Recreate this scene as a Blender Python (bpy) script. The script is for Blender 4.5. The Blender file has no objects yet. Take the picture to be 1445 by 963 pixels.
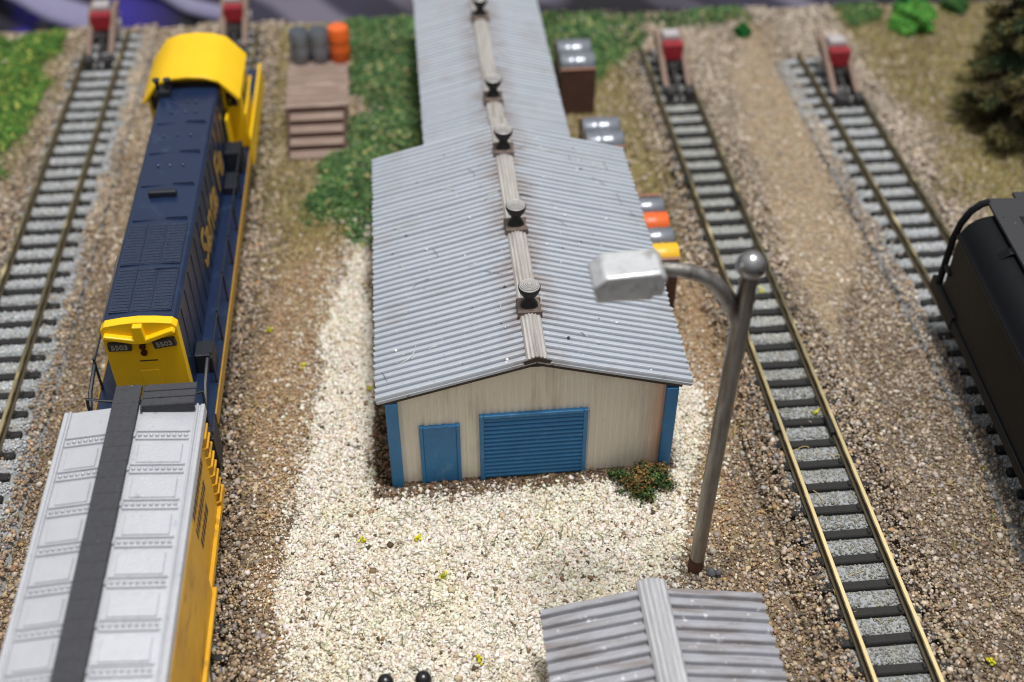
import bpy, bmesh, math, random
import numpy as np
from mathutils import Vector

# Model railway yard.  1 unit = 1 cm on the layout.
rng = np.random.default_rng(7)
random.seed(7)
R = math.radians
SC = bpy.context.scene
COL = SC.collection
SC.unit_settings.scale_length = 0.01


def S(r, g, b):
    f = lambda c: (c / 255 / 12.92) if c <= 10 else ((c / 255 + .055) / 1.055) ** 2.4
    return (f(r), f(g), f(b))


# ------------------------------------------------------------------ camera
cam = bpy.data.cameras.new('camera')
camo = bpy.data.objects.new('camera', cam)
COL.objects.link(camo)
camo.location = (0, 0, 15.7)
camo.rotation_euler = (R(90 - 41.7), 0, R(-5.4))
cam.sensor_width = 36
cam.lens = 41.46
cam.clip_start = 0.5
cam.clip_end = 600
cam.dof.use_dof = True
cam.dof.focus_distance = 19.2
cam.dof.aperture_fstop = 0.155
SC.camera = camo

# ------------------------------------------------------------------ world + lamps
w = bpy.data.worlds.new('World')
SC.world = w
w.use_nodes = True
# a room: pale ceiling above, dim walls, dark floor
_N, _L = w.node_tree.nodes, w.node_tree.links
_tc = _N.new('ShaderNodeTexCoord')
_sp = _N.new('ShaderNodeSeparateXYZ')
_L.new(_tc.outputs['Generated'], _sp.inputs[0])
_rp = _N.new('ShaderNodeValToRGB')
_rp.color_ramp.elements[0].position = 0.0
_rp.color_ramp.elements[0].color = (.05, .05, .055, 1)
_rp.color_ramp.elements[1].position = .85
_rp.color_ramp.elements[1].color = (.96, .98, 1.0, 1)
_e = _rp.color_ramp.elements.new(.12)
_e.color = (.34, .35, .37, 1)
_L.new(_sp.outputs[2], _rp.inputs[0])
_L.new(_rp.outputs[0], w.node_tree.nodes['Background'].inputs[0])
w.node_tree.nodes['Background'].inputs[1].default_value = 0.64


def area(name, loc, target, size, power, col, shape='SQUARE', sy=None):
    l = bpy.data.lights.new(name, 'AREA')
    l.shape = shape
    l.size = size
    if sy:
        l.size_y = sy
    l.energy = power
    l.color = col
    o = bpy.data.objects.new(name, l)
    COL.objects.link(o)
    o.location = loc
    o.rotation_euler = (Vector(target) - Vector(loc)).to_track_quat('-Z', 'Y').to_euler()
    return o


area('ceiling_lamp', (7, 12, 62), (2.5, 17, 0), 11, 42500, (1.0, 0.975, 0.94))
SC.view_settings.view_transform = 'Standard'
SC.view_settings.look = 'None'
SC.view_settings.exposure = 0
SC.view_settings.gamma = 1
SC.cycles.filter_width = 1.1

# ------------------------------------------------------------------ materials
def mat(name, col, rough=.5, metal=0., col2=None, scale=3., amt=.5, bump=0., bscale=12., spec=.5, stretch=(1, 1, 1),
        attr=False, edge=None):
    """procedural paint: col mixed with col2 by noise, fine bump"""
    m = bpy.data.materials.new(name)
    m.use_nodes = True
    nt = m.node_tree
    N = nt.nodes
    L = nt.links
    b = N['Principled BSDF']
    b.inputs['Roughness'].default_value = rough
    b.inputs['Metallic'].default_value = metal
    b.inputs['Specular IOR Level'].default_value = spec
    tc = N.new('ShaderNodeTexCoord')
    mp = N.new('ShaderNodeMapping')
    mp.inputs['Scale'].default_value = stretch
    L.new(tc.outputs['Object'], mp.inputs[0])
    if attr:
        a = N.new('ShaderNodeAttribute')
        a.attribute_name = 'Col'
        src = a.outputs['Color']
    else:
        src = None
    n = N.new('ShaderNodeTexNoise')
    n.inputs['Scale'].default_value = scale
    n.inputs['Detail'].default_value = 6
    n.inputs['Roughness'].default_value = .65
    L.new(mp.outputs[0], n.inputs['Vector'])
    rp = N.new('ShaderNodeValToRGB')
    rp.color_ramp.elements[0].position = .5 - .25 * (1.1 - 0)
    rp.color_ramp.elements[1].position = .5 + .25
    L.new(n.outputs['Fac'], rp.inputs[0])
    ml = N.new('ShaderNodeMath')
    ml.operation = 'MULTIPLY'
    ml.inputs[1].default_value = amt
    L.new(rp.outputs[0], ml.inputs[0])
    mx = N.new('ShaderNodeMix')
    mx.data_type = 'RGBA'
    L.new(ml.outputs[0], mx.inputs[0])
    c2 = col2 if col2 else tuple(c * .6 for c in col)
    if src:
        L.new(src, mx.inputs[6])
        mm = N.new('ShaderNodeMix')
        mm.data_type = 'RGBA'
        mm.blend_type = 'MULTIPLY'
        mm.inputs[0].default_value = 1
        L.new(src, mm.inputs[6])
        mm.inputs[7].default_value = (.55, .52, .5, 1)
        L.new(mm.outputs[2], mx.inputs[7])
    else:
        mx.inputs[6].default_value = (*col, 1)
        mx.inputs[7].default_value = (*c2, 1)
    L.new(mx.outputs[2], b.inputs['Base Color'])
    if bump:
        n2 = N.new('ShaderNodeTexNoise')
        n2.inputs['Scale'].default_value = bscale
        n2.inputs['Detail'].default_value = 4
        L.new(mp.outputs[0], n2.inputs['Vector'])
        bp = N.new('ShaderNodeBump')
        bp.inputs['Strength'].default_value = bump
        bp.inputs['Distance'].default_value = .03
        L.new(n2.outputs['Fac'], bp.inputs['Height'])
        L.new(bp.outputs[0], b.inputs['Normal'])
    m['_mix'] = mx.name
    return m


def overlay(m, col, lo, hi, scale, stretch=(1, 1, 1), amt=1., axis=None, a0=0., a1=1., kind='noise', rough=None):
    """add a second layer of wear (col) where noise is high, optionally strongest along an object axis from a1 to a0"""
    nt = m.node_tree
    N, L = nt.nodes, nt.links
    b = N['Principled BSDF']
    cur = b.inputs['Base Color'].links[0].from_socket
    tc = N.new('ShaderNodeTexCoord')
    mp = N.new('ShaderNodeMapping')
    mp.inputs['Scale'].default_value = stretch
    mp.inputs['Location'].default_value = (random.random() * 9, random.random() * 9, random.random() * 9)
    L.new(tc.outputs['Object'], mp.inputs[0])
    n = N.new('ShaderNodeTexNoise')
    n.inputs['Scale'].default_value = scale
    n.inputs['Detail'].default_value = 5
    n.inputs['Roughness'].default_value = .6
    L.new(mp.outputs[0], n.inputs['Vector'])
    mr = N.new('ShaderNodeMapRange')
    mr.inputs['From Min'].default_value = lo
    mr.inputs['From Max'].default_value = hi
    L.new(n.outputs['Fac'], mr.inputs[0])
    f = mr.outputs[0]
    if axis is not None:
        sp = N.new('ShaderNodeSeparateXYZ')
        L.new(tc.outputs['Object'], sp.inputs[0])
        src = sp.outputs[axis % 3]
        if axis >= 3:
            ab = N.new('ShaderNodeMath')
            ab.operation = 'ABSOLUTE'
            L.new(src, ab.inputs[0])
            src = ab.outputs[0]
        m2 = N.new('ShaderNodeMapRange')
        m2.inputs['From Min'].default_value = a0
        m2.inputs['From Max'].default_value = a1
        L.new(src, m2.inputs[0])
        mu = N.new('ShaderNodeMath')
        mu.operation = 'MULTIPLY'
        L.new(f, mu.inputs[0])
        L.new(m2.outputs[0], mu.inputs[1])
        f = mu.outputs[0]
    mu2 = N.new('ShaderNodeMath')
    mu2.operation = 'MULTIPLY'
    mu2.inputs[1].default_value = amt
    L.new(f, mu2.inputs[0])
    mx = N.new('ShaderNodeMix')
    mx.data_type = 'RGBA'
    L.new(mu2.outputs[0], mx.inputs[0])
    L.new(cur, mx.inputs[6])
    mx.inputs[7].default_value = (*col, 1)
    L.new(mx.outputs[2], b.inputs['Base Color'])
    return m


# ------------------------------------------------------------------ mesh builder
class MB:
    def __init__(s):
        s.v = []
        s.f = []
        s.m = []

    def add(s, vs, fs, mi=0):
        o = len(s.v)
        s.v += [tuple(map(float, p)) for p in vs]
        for f in fs:
            s.f.append(tuple(i + o for i in f))
            s.m.append(mi)
        return s

    def box(s, x0, x1, y0, y1, z0, z1, mi=0):
        return s.add([(x0, y0, z0), (x1, y0, z0), (x1, y1, z0), (x0, y1, z0), (x0, y0, z1), (x1, y0, z1), (x1, y1, z1), (x0, y1, z1)],
                     [(3, 2, 1, 0), (4, 5, 6, 7), (0, 1, 5, 4), (1, 2, 6, 5), (2, 3, 7, 6), (3, 0, 4, 7)], mi)

    def bar(s, p, q, wx, wz, mi=0, up=(0, 0, 1)):
        """rectangular bar from p to q"""
        p, q = Vector(p), Vector(q)
        d = (q - p).normalized()
        a = d.cross(Vector(up))
        if a.length < 1e-4:
            a = Vector((1, 0, 0))
        a.normalize()
        b = a.cross(d).normalized()
        vs = []
        for c in (p, q):
            for sa, sb in ((-1, -1), (1, -1), (1, 1), (-1, 1)):
                vs.append(c + a * sa * wx / 2 + b * sb * wz / 2)
        return s.add(vs, [(0, 1, 2, 3), (7, 6, 5, 4), (0, 4, 5, 1), (1, 5, 6, 2), (2, 6, 7, 3), (3, 7, 4, 0)], mi)

    def prism(s, poly, axis, a0, a1, mi=0):
        """extrude a 2-D polygon along axis ('x': (y,z), 'y': (x,z), 'z': (x,y))"""
        n = len(poly)

        def P(p, a):
            return {'x': (a, p[0], p[1]), 'y': (p[0], a, p[1]), 'z': (p[0], p[1], a)}[axis]
        vs = [P(p, a0) for p in poly] + [P(p, a1) for p in poly]
        fs = [tuple(range(n)), tuple(range(2 * n - 1, n - 1, -1))]
        for i in range(n):
            j = (i + 1) % n
            fs.append((i, i + n, j + n, j))
        return s.add(vs, fs, mi)

    def lathe(s, prof, c=(0, 0, 0), n=20, axis='z', mi=0):
        vs, fs = [], []
        for r, z in prof:
            for k in range(n):
                a = 2 * math.pi * k / n
                p = (r * math.cos(a), r * math.sin(a), z)
                if axis == 'x':
                    p = (z, p[0], p[1])
                if axis == 'y':
                    p = (p[1], z, p[0])
                vs.append((p[0] + c[0], p[1] + c[1], p[2] + c[2]))
        m = len(prof)
        for i in range(m - 1):
            for k in range(n):
                k2 = (k + 1) % n
                fs.append((i * n + k, i * n + k2, (i + 1) * n + k2, (i + 1) * n + k))
        fs.append(tuple(range(n - 1, -1, -1)))
        fs.append(tuple(range((m - 1) * n, m * n)))
        return s.add(vs, fs, mi)

    def tube(s, path, r, n=8, mi=0):
        path = [Vector(p) for p in path]
        vs, fs = [], []
        m = len(path)
        rr = r if isinstance(r, (list, tuple)) else [r] * m
        pa = None
        for i, p in enumerate(path):
            d = (path[min(i + 1, m - 1)] - path[max(i - 1, 0)]).normalized()
            if pa is None:
                a = d.cross(Vector((0.13, 0.31, 1)))
                if a.length < .2:
                    a = d.cross(Vector((1, .2, 0)))
            else:
                a = pa - d * pa.dot(d)
            a.normalize()
            pa = a
            b = d.cross(a)
            for k in range(n):
                t = 2 * math.pi * k / n
                vs.append(p + (a * math.cos(t) + b * math.sin(t)) * rr[i])
        for i in range(m - 1):
            for k in range(n):
                k2 = (k + 1) % n
                fs.append((i * n + k, i * n + k2, (i + 1) * n + k2, (i + 1) * n + k))
        fs.append(tuple(range(n - 1, -1, -1)))
        fs.append(tuple(range((m - 1) * n, m * n)))
        return s.add(vs, fs, mi)

    def grid(s, f, nu, nv, mi=0):
        vs = [f(i / nu, j / nv) for i in range(nu + 1) for j in range(nv + 1)]
        fs = [(i * (nv + 1) + j, (i + 1) * (nv + 1) + j, (i + 1) * (nv + 1) + j + 1, i * (nv + 1) + j + 1) for i in range(nu) for j in range(nv)]
        return s.add(vs, fs, mi)


def wloc(o):
    v = Vector(o.location)
    while o.parent:
        o = o.parent
        v += Vector(o.location)
    return v


def build(name, mb, mats, parent=None, bevel=0., smooth=False, base=None, label=None, seg=2):
    """link a mesh given in world coordinates; origin = base (or the parent's origin)"""
    org = Vector(base) if base is not None else (wloc(parent) if parent else Vector((0, 0, 0)))
    me = bpy.data.meshes.new(name)
    me.from_pydata([(p[0] - org.x, p[1] - org.y, p[2] - org.z) for p in mb.v], [], mb.f)
    if not isinstance(mats, (list, tuple)):
        mats = [mats]
    for m in mats:
        me.materials.append(m)
    me.polygons.foreach_set('material_index', mb.m)
    bm = bmesh.new()
    bm.from_mesh(me)
    bmesh.ops.recalc_face_normals(bm, faces=bm.faces)
    bm.to_mesh(me)
    bm.free()
    if smooth:
        me.polygons.foreach_set('use_smooth', [True] * len(me.polygons))
        me.set_sharp_from_angle(angle=R(smooth if smooth is not True else 40))
    o = bpy.data.objects.new(name, me)
    COL.objects.link(o)
    if parent:
        o.parent = parent
        o.location = org - wloc(parent)
    else:
        o.location = org
    if bevel:
        b = o.modifiers.new('bevel', 'BEVEL')
        b.width = bevel
        b.segments = seg
        b.limit_method = 'ANGLE'
        b.angle_limit = R(35)
    if label:
        o['label'] = label
    return o


def thing(name, label, cat, loc, group=None):
    o = bpy.data.objects.new(name, None)
    o.empty_display_size = .3
    COL.objects.link(o)
    o.location = loc
    o['label'] = label
    o['category'] = cat
    if group:
        o['group'] = group
    return o


def tag(o, label=None, cat=None, group=None, kind=None):
    for k, v in (('label', label), ('category', cat), ('group', group), ('kind', kind)):
        if v:
            o[k] = v
    return o


def copy_tree(o, loc=None, label=None, parent=None):
    c = o.copy()
    COL.objects.link(c)
    if parent:
        c.parent = parent
    if loc is not None:
        c.location = loc
    if label:
        c['label'] = label
    for ch in list(o.children):
        copy_tree(ch, parent=c)
    return c


def text(name, body, size, m, parent, loc, right, upv, extrude=.004, off=0., shear=0., align='CENTER'):
    cu = bpy.data.curves.new(name, 'FONT')
    cu.body = body
    cu.size = size
    cu.extrude = extrude
    cu.offset = off
    cu.shear = shear
    cu.align_x = align
    cu.align_y = 'CENTER'
    cu.resolution_u = 4
    o = bpy.data.objects.new(name, cu)
    COL.objects.link(o)
    bpy.context.view_layer.update()
    me = bpy.data.meshes.new_from_object(o)
    bpy.data.objects.remove(o)
    r, u = Vector(right), Vector(upv)
    n = r.normalized().cross(u.normalized())
    org = wloc(parent)
    loc = Vector(loc)
    for v in me.vertices:
        v.co = loc + r * v.co.x + u * v.co.y + n * v.co.z - org
    me.materials.append(m)
    o = bpy.data.objects.new(name, me)
    COL.objects.link(o)
    o.parent = parent
    return o


# ------------------------------------------------------------------ numpy noise and regions
def vnoise(x, y, s, seed):
    x = np.asarray(x) / s
    y = np.asarray(y) / s
    xi = np.floor(x).astype(np.int64)
    yi = np.floor(y).astype(np.int64)
    fx = x - xi
    fy = y - yi
    fx = fx * fx * (3 - 2 * fx)
    fy = fy * fy * (3 - 2 * fy)

    def h(a, b):
        n = (a * 374761393 + b * 668265263 + seed * 1442695041) & 0x7fffffff
        n = ((n ^ (n >> 13)) * 1274126177) & 0x7fffffff
        n = n ^ (n >> 16)
        return (n & 0xffff) / 65535.
    return (h(xi, yi) * (1 - fx) + h(xi + 1, yi) * fx) * (1 - fy) + (h(xi, yi + 1) * (1 - fx) + h(xi + 1, yi + 1) * fx) * fy


def fbm(x, y, s, seed):
    return (vnoise(x, y, s, seed) + .5 * vnoise(x, y, s / 2.1, seed + 5) + .25 * vnoise(x, y, s / 4.3, seed + 9)) / 1.75


def sdf(x, y, poly):
    p = np.array(poly, float)
    d = np.full(x.shape, 1e9)
    ins = np.zeros(x.shape, bool)
    n = len(p)
    for i in range(n):
        a, b = p[i], p[(i + 1) % n]
        e = b - a
        t = np.clip(((x - a[0]) * e[0] + (y - a[1]) * e[1]) / (e @ e), 0, 1)
        d = np.minimum(d, np.hypot(x - a[0] - t * e[0], y - a[1] - t * e[1]))
        c = ((a[1] > y) != (b[1] > y))
        with np.errstate(divide='ignore', invalid='ignore'):
            xx = (b[0] - a[0]) * (y - a[1]) / (b[1] - a[1] + 1e-12) + a[0]
        ins ^= c & (x < xx)
    return np.where(ins, d, -d)


WHITE = [(-1.3, 21.6), (-1.9, 19.8), (-2.05, 18), (-2.12, 16.3), (-2.3, 14.9), (-2.55, 13.5), (-2.62, 12.3), (-2.55, 11), (-2.4, 10), (-2.3, 5),
         (3.0, 5), (3.05, 10.6), (3.75, 11.3), (4.05, 12.3), (4.25, 13.2), (4.7, 14.2), (5.05, 15.6), (4.85, 16.8), (4.3, 17.2), (4.2, 13.75), (-1.13, 13.7), (-1.13, 21.6)]
DIRT = [[(-1.6, 22), (-2.0, 19.8), (-2.2, 18), (-2.3, 16.3), (-2.4, 14.9), (-2.6, 13.5), (-2.7, 11.5), (-3.1, 11.5), (-3.05, 14), (-3.35, 16), (-3.3, 18), (-3.1, 20), (-2.9, 21.8)],
        [(4.3, 12.2), (4.9, 12.4), (5.5, 14.5), (5.9, 16.5), (6.0, 18), (5.7, 19.6), (5.1, 19.2), (4.9, 16.5), (4.6, 14.2)],
        [(8.1, 17), (9.3, 20), (9.9, 24), (10.5, 30.5), (9.4, 31), (8.7, 28), (8.1, 24), (7.8, 20)]]
OLIVE = [[(-4.2, 26), (-2.6, 25), (-1.3, 21.6), (-3.3, 20.6), (-4.0, 22)],
         [(3.6, 27.6), (5.4, 29), (6.5, 28), (6.1, 22.5), (5.7, 20.4), (4.4, 21), (3.5, 24)],
         [(11.9, 31.4), (12.5, 27), (13.0, 24), (12.2, 22), (13.8, 20.2), (20, 19.5), (20, 31.4)],
         [(-4.0, 31.6), (-1.9, 31.6), (-2.2, 25), (-4.0, 25)],
         [(-9.9, 24), (-8.9, 25), (-8.9, 31), (-10, 31.6)]]
GREEN = [[(-15, 32.4), (-9.9, 31.5), (-9.55, 29), (-9.55, 26.3), (-9.9, 24.4), (-15, 21)],
         [(-1.55, 32.2), (.6, 32.2), (.3, 22), (-.5, 21.0), (-1.5, 20.8), (-2.35, 22.2), (-2.2, 23.9), (-1.65, 25), (-1.5, 27)],
         [(3.2, 31.8), (7, 31.5), (6.2, 29.3), (5.5, 28.3), (4.7, 27.3), (3.2, 27.3)],
         [(6.8, 31.6), (9.9, 31.4), (9.7, 30.5), (7.4, 30.3)],
         [(12.4, 31.3), (13.7, 31.3), (13.5, 30.2), (12.7, 30.0)]]


def sst(d, w):
    t = np.clip((d + w) / (2 * w), 0, 1)
    return t * t * (3 - 2 * t)


def regions(x, y):
    n = (fbm(x, y, .9, 3) - .5)
    n2 = (fbm(x, y, 1.8, 11) - .5)
    wh = sst(sdf(x, y, WHITE) + n * .5, .1)
    di = np.zeros(x.shape)
    for p in DIRT:
        di = np.maximum(di, sst(sdf(x, y, p) + n2 * .9, .3))
    ol = np.zeros(x.shape)
    for p in OLIVE:
        ol = np.maximum(ol, sst(sdf(x, y, p) + n2 * 1.8, .7))
    gr = np.zeros(x.shape)
    for p in GREEN:
        gr = np.maximum(gr, sst(sdf(x, y, p) + n * 1.0 + n2 * .5, .2))
    return wh, di, ol, gr


def edge_y(x):
    return 31.65 - .031 * (x - 0)


def bcen(y):
    return np.where(y < 16.5, -4.74 + .0165 * (16.5 - y) ** 2, -4.74)


def dcen(y):
    return np.where(y < 17, 10.95 - .008 * (17 - y) ** 2, 10.95)


def tcen(k, y):
    return bcen(y) if k == 'B' else dcen(y) if k == 'D' else TR[k][0] + 0 * y


def bed_z(k, y):
    ph = ((y - TR[k][1] - .2) / .523) % 1
    t = np.clip((np.abs(ph - .5) - .2) / .16, 0, 1)
    return .05 + (1 - t * t * (3 - 2 * t)) * {'A': .1, 'B': .05, 'C': .06, 'D': .09}[k]


TR = {'A': (-8.3, 4, 31.3), 'B': (-4.74, 4, 31.2), 'C': (6.76, 4, 28.9), 'D': (10.95, 4, 28.2)}


def gz(x, y):
    wh, di, ol, gr = regions(x, y)
    z = (fbm(x, y, 1.5, 21) - .5) * .1 + (fbm(x, y, .35, 22) - .5) * .05
    z = z + gr * (.06 + .16 * (fbm(x, y, .7, 30) - .3)) + ol * .05
    # level under the tracks
    for k, (cx, y0, y1) in TR.items():
        c = tcen(k, y)
        t = 1 - sst(np.abs(x - c) - 1.15, .25)
        z = z * (1 - t) - .02 * t
    t = sst(sdf(x, y, [(-.9, 13.8), (4.3, 13.8), (4.3, 21.5), (-.9, 21.5)]), .2)
    return z * (1 - t) - .03 * t


def np_mesh(name, V, F, C, m, kind=None, label=None, cat=None, smooth=False, group=None):
    """V (n,3), F (m,k) constant-size faces, C (n,3) vertex colour"""
    me = bpy.data.meshes.new(name)
    k = F.shape[1]
    me.vertices.add(len(V))
    me.vertices.foreach_set('co', np.ascontiguousarray(V, np.float32).ravel())
    me.loops.add(F.size)
    me.loops.foreach_set('vertex_index', np.ascontiguousarray(F, np.int32).ravel())
    me.polygons.add(len(F))
    me.polygons.foreach_set('loop_start', np.arange(0, F.size, k, dtype=np.int32))
    me.polygons.foreach_set('loop_total', np.full(len(F), k, np.int32))
    me.update(calc_edges=True)
    if C is not None:
        a = me.attributes.new('Col', 'FLOAT_COLOR', 'POINT')
        a.data.foreach_set('color', np.ascontiguousarray(np.c_[C, np.ones(len(C))], np.float32).ravel())
    me.materials.append(m)
    if smooth:
        me.polygons.foreach_set('use_smooth', np.ones(len(F), bool))
    o = bpy.data.objects.new(name, me)
    COL.objects.link(o)
    return tag(o, label, cat, group, kind)


_ph = (1 + 5 ** .5) / 2
ICO_V = np.array([(-1, _ph, 0), (1, _ph, 0), (-1, -_ph, 0), (1, -_ph, 0), (0, -1, _ph), (0, 1, _ph), (0, -1, -_ph), (0, 1, -_ph), (_ph, 0, -1), (_ph, 0, 1), (-_ph, 0, -1), (-_ph, 0, 1)]) / math.hypot(1, _ph)
ICO_F = np.array([(0, 11, 5), (0, 5, 1), (0, 1, 7), (0, 7, 10), (0, 10, 11), (1, 5, 9), (5, 11, 4), (11, 10, 2), (10, 7, 6), (7, 1, 8), (3, 9, 4), (3, 4, 2), (3, 2, 6), (3, 6, 8), (3, 8, 9), (4, 9, 5), (2, 4, 11), (6, 2, 10), (8, 6, 7), (9, 8, 1)])
CUB_V = np.array([(-1, -1, -1), (1, -1, -1), (1, 1, -1), (-1, 1, -1), (-1, -1, 1), (1, -1, 1), (1, 1, 1), (-1, 1, 1)]) * .75
CUB_F = np.array([(3, 2, 1, 0), (4, 5, 6, 7), (0, 1, 5, 4), (1, 2, 6, 5), (2, 3, 7, 6), (3, 0, 4, 7)])


def rotmats(n, tilt=math.pi):
    q = rng.normal(size=(n, 4))
    q /= np.linalg.norm(q, axis=1)[:, None]
    a, b, c, d = q.T
    return np.stack([np.stack([1 - 2 * (c * c + d * d), 2 * (b * c - a * d), 2 * (b * d + a * c)], -1),
                     np.stack([2 * (b * c + a * d), 1 - 2 * (b * b + d * d), 2 * (c * d - a * b)], -1),
                     np.stack([2 * (b * d - a * c), 2 * (c * d + a * b), 1 - 2 * (b * b + c * c)], -1)], 1)


def grains(P, size, asp, base, cols, jit=.2):
    """P (n,3) centres, size (n,), asp (lo,hi) axis ratios -> V,F,C"""
    n = len(P)
    bv, bf = (ICO_V, ICO_F) if base == 'ico' else (CUB_V, CUB_F)
    v = bv[None] * (1 + rng.uniform(-jit, jit, (n, len(bv), 3)))
    v = v * rng.uniform(asp[0], asp[1], (n, 1, 3)) * size[:, None, None]
    v = np.einsum('nij,nkj->nki', rotmats(n), v)
    v[:, :, 2] *= .8
    v = v + P[:, None]
    f = bf[None] + (np.arange(n) * len(bv))[:, None, None]
    c = np.repeat(cols, len(bv), 0)
    return v.reshape(-1, 3), f.reshape(-1, bf.shape[1]), c


def pick(pal, n, var=.2):
    pal = np.array([p[:3] for p in pal], float), np.array([p[3] for p in pal], float)
    i = rng.choice(len(pal[0]), n, p=pal[1] / pal[1].sum())
    return np.clip(pal[0][i] * (1 + rng.uniform(-var, var, (n, 1))) * (1 + rng.uniform(-.06, .06, (n, 3))), 0.005, .95)


# view wedge, a little wider than the photograph, so that a step aside still finds stones
def wedge(n, y0=7.2, y1=31.8):
    y = rng.uniform(0, 1, n * 3)
    y = y0 + (y1 - y0) * y
    lo = -6.7 - (y - 9) * .3 - 1.3
    hi = 8.5 + (y - 9) * .46 + 1.3
    wmax = (hi - lo).max()
    k = rng.uniform(0, 1, len(y)) < (hi - lo) / wmax
    y, lo, hi = y[k][:n], lo[k][:n], hi[k][:n]
    x = rng.uniform(lo, hi)
    k = y < edge_y(x) - .05
    return x[k], y[k]


def footprint(x, y):
    """True where a building or platform stands"""
    return ((x > -.6) & (x < 3.98) & (y > 14.02) & (y < 21.2)) | ((x > .45) & (x < 3.1) & (y > 21) & (y < 29.5)) | \
        ((x > 1.7) & (x < 4.35) & (y > 6.5) & (y < 9.9)) | ((x > -3.0) & (x < -1.75) & (y > 24.6) & (y < 28.7))


# ==================================================================== the setting: ground and cloth
STONE = mat('stone', (.3, .3, .3), rough=.55, attr=True, scale=14, amt=.6, bump=.35, bscale=25, spec=.45)
CHIP = mat('white_chip', (.6, .6, .6), rough=.75, attr=True, scale=16, amt=.25, spec=.3)
FLOCK = mat('flock', (.1, .2, .1), rough=.95, attr=True, scale=8, amt=.4, spec=.1)
EARTH = mat('earth', (.2, .15, .1), rough=.95, attr=True, scale=9, amt=.75, bump=.9, bscale=16, spec=.15)

gx0, gx1, gy0 = -15., 21., 3.
nu, nv = 330, 280
uu, vv = np.meshgrid(np.linspace(0, 1, nu + 1), np.linspace(0, 1, nv + 1), indexing='ij')
X = gx0 + (gx1 - gx0) * uu
Y = gy0 + (edge_y(X) - gy0) * vv
wh, di, ol, gr = regions(X, Y)
c = np.ones(X.shape + (3,)) * np.array([.19, .145, .10])
c = c * (0.75 + .5 * fbm(X, Y, 1.2, 40))[..., None]
far = sst(Y - 25 + (fbm(X, Y, 2, 44) - .5) * 4, 5)


def mixc(c, col, w_):
    return c * (1 - w_[..., None]) + np.array(col) * w_[..., None]


c = mixc(c, (.30, .25, .185), far * .7)
c = mixc(c, np.where((X > 7.5)[..., None], (.42, .34, .24), (.38, .27, .165)), di * .85)
c = mixc(c, (.24, .205, .09), ol * .8)
c = mixc(c, (.46, .41, .325), wh)
c = mixc(c, (.10, .13, .055), gr)
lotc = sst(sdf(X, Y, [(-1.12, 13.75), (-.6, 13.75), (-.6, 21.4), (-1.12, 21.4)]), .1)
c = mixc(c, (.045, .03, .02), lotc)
Z = gz(X, Y)
V = np.stack([X, Y, Z], -1).reshape(-1, 3)
ii = np.arange((nu + 1) * (nv + 1)).reshape(nu + 1, nv + 1)
F = np.stack([ii[:-1, :-1], ii[1:, :-1], ii[1:, 1:], ii[:-1, 1:]], -1).reshape(-1, 4)
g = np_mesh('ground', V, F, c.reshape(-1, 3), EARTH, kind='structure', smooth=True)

# the board the scenery sits on: front face of the far edge
BOARD = mat('board_edge', S(70, 58, 44), rough=.8, bump=.3)
b = MB()
b.prism([(gx0, gy0), (gx1, gy0), (gx1, float(edge_y(gx1))), (gx0, float(edge_y(gx0)))], 'z', -2.2, -.35)
bo = build('baseboard', b, BOARD)
tag(bo, kind='structure')

# patterned cloth beyond the far edge
m = bpy.data.materials.new('cloth_print')
m.use_nodes = True
N, L = m.node_tree.nodes, m.node_tree.links
bs = N['Principled BSDF']
bs.inputs['Roughness'].default_value = .9
tc = N.new('ShaderNodeTexCoord')
mp = N.new('ShaderNodeMapping')
mp.inputs['Rotation'].default_value = (0, 0, R(-38))
L.new(tc.outputs['Object'], mp.inputs[0])
wv = N.new('ShaderNodeTexWave')
wv.inputs['Scale'].default_value = .085
wv.inputs['Distortion'].default_value = 3
wv.inputs['Detail Scale'].default_value = .3
L.new(mp.outputs[0], wv.inputs[0])
r1 = N.new('ShaderNodeValToRGB')
r1.color_ramp.elements[0].color = (*S(52, 48, 66), 1)
r1.color_ramp.elements[1].color = (*S(112, 106, 122), 1)
r1.color_ramp.elements[0].position = .55
r1.color_ramp.elements[1].position = .8
L.new(wv.outputs['Fac'], r1.inputs[0])
ns = N.new('ShaderNodeTexNoise')
ns.inputs['Scale'].default_value = .16
L.new(tc.outputs['Object'], ns.inputs[0])
mx = N.new('ShaderNodeMix')
mx.data_type = 'RGBA'
mr = N.new('ShaderNodeMapRange')
mr.inputs[1].default_value = .44
mr.inputs[2].default_value = .56
L.new(ns.outputs['Fac'], mr.inputs[0])
L.new(mr.outputs[0], mx.inputs[0])
L.new(r1.outputs[0], mx.inputs[6])
mx.inputs[7].default_value = (*S(26, 23, 30), 1)
sx = N.new('ShaderNodeSeparateXYZ')
L.new(tc.outputs['Object'], sx.inputs[0])
mr2 = N.new('ShaderNodeMapRange')
mr2.inputs[1].default_value = -8.5
mr2.inputs[2].default_value = -11
L.new(sx.outputs[0], mr2.inputs[0])
ns2 = N.new('ShaderNodeTexNoise')
ns2.inputs['Scale'].default_value = .5
mp2 = N.new('ShaderNodeMapping')
mp2.inputs['Rotation'].default_value = (0, 0, R(35))
mp2.inputs['Scale'].default_value = (1, .35, 1)
L.new(tc.outputs['Object'], mp2.inputs[0])
L.new(mp2.outputs[0], ns2.inputs[0])
mr3 = N.new('ShaderNodeMapRange')
mr3.inputs[1].default_value = .46
mr3.inputs[2].default_value = .54
L.new(ns2.outputs['Fac'], mr3.inputs[0])
mu = N.new('ShaderNodeMath')
mu.operation = 'MULTIPLY'
L.new(mr2.outputs[0], mu.inputs[0])
L.new(mr3.outputs[0], mu.inputs[1])
mx2 = N.new('ShaderNodeMix')
mx2.data_type = 'RGBA'
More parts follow.
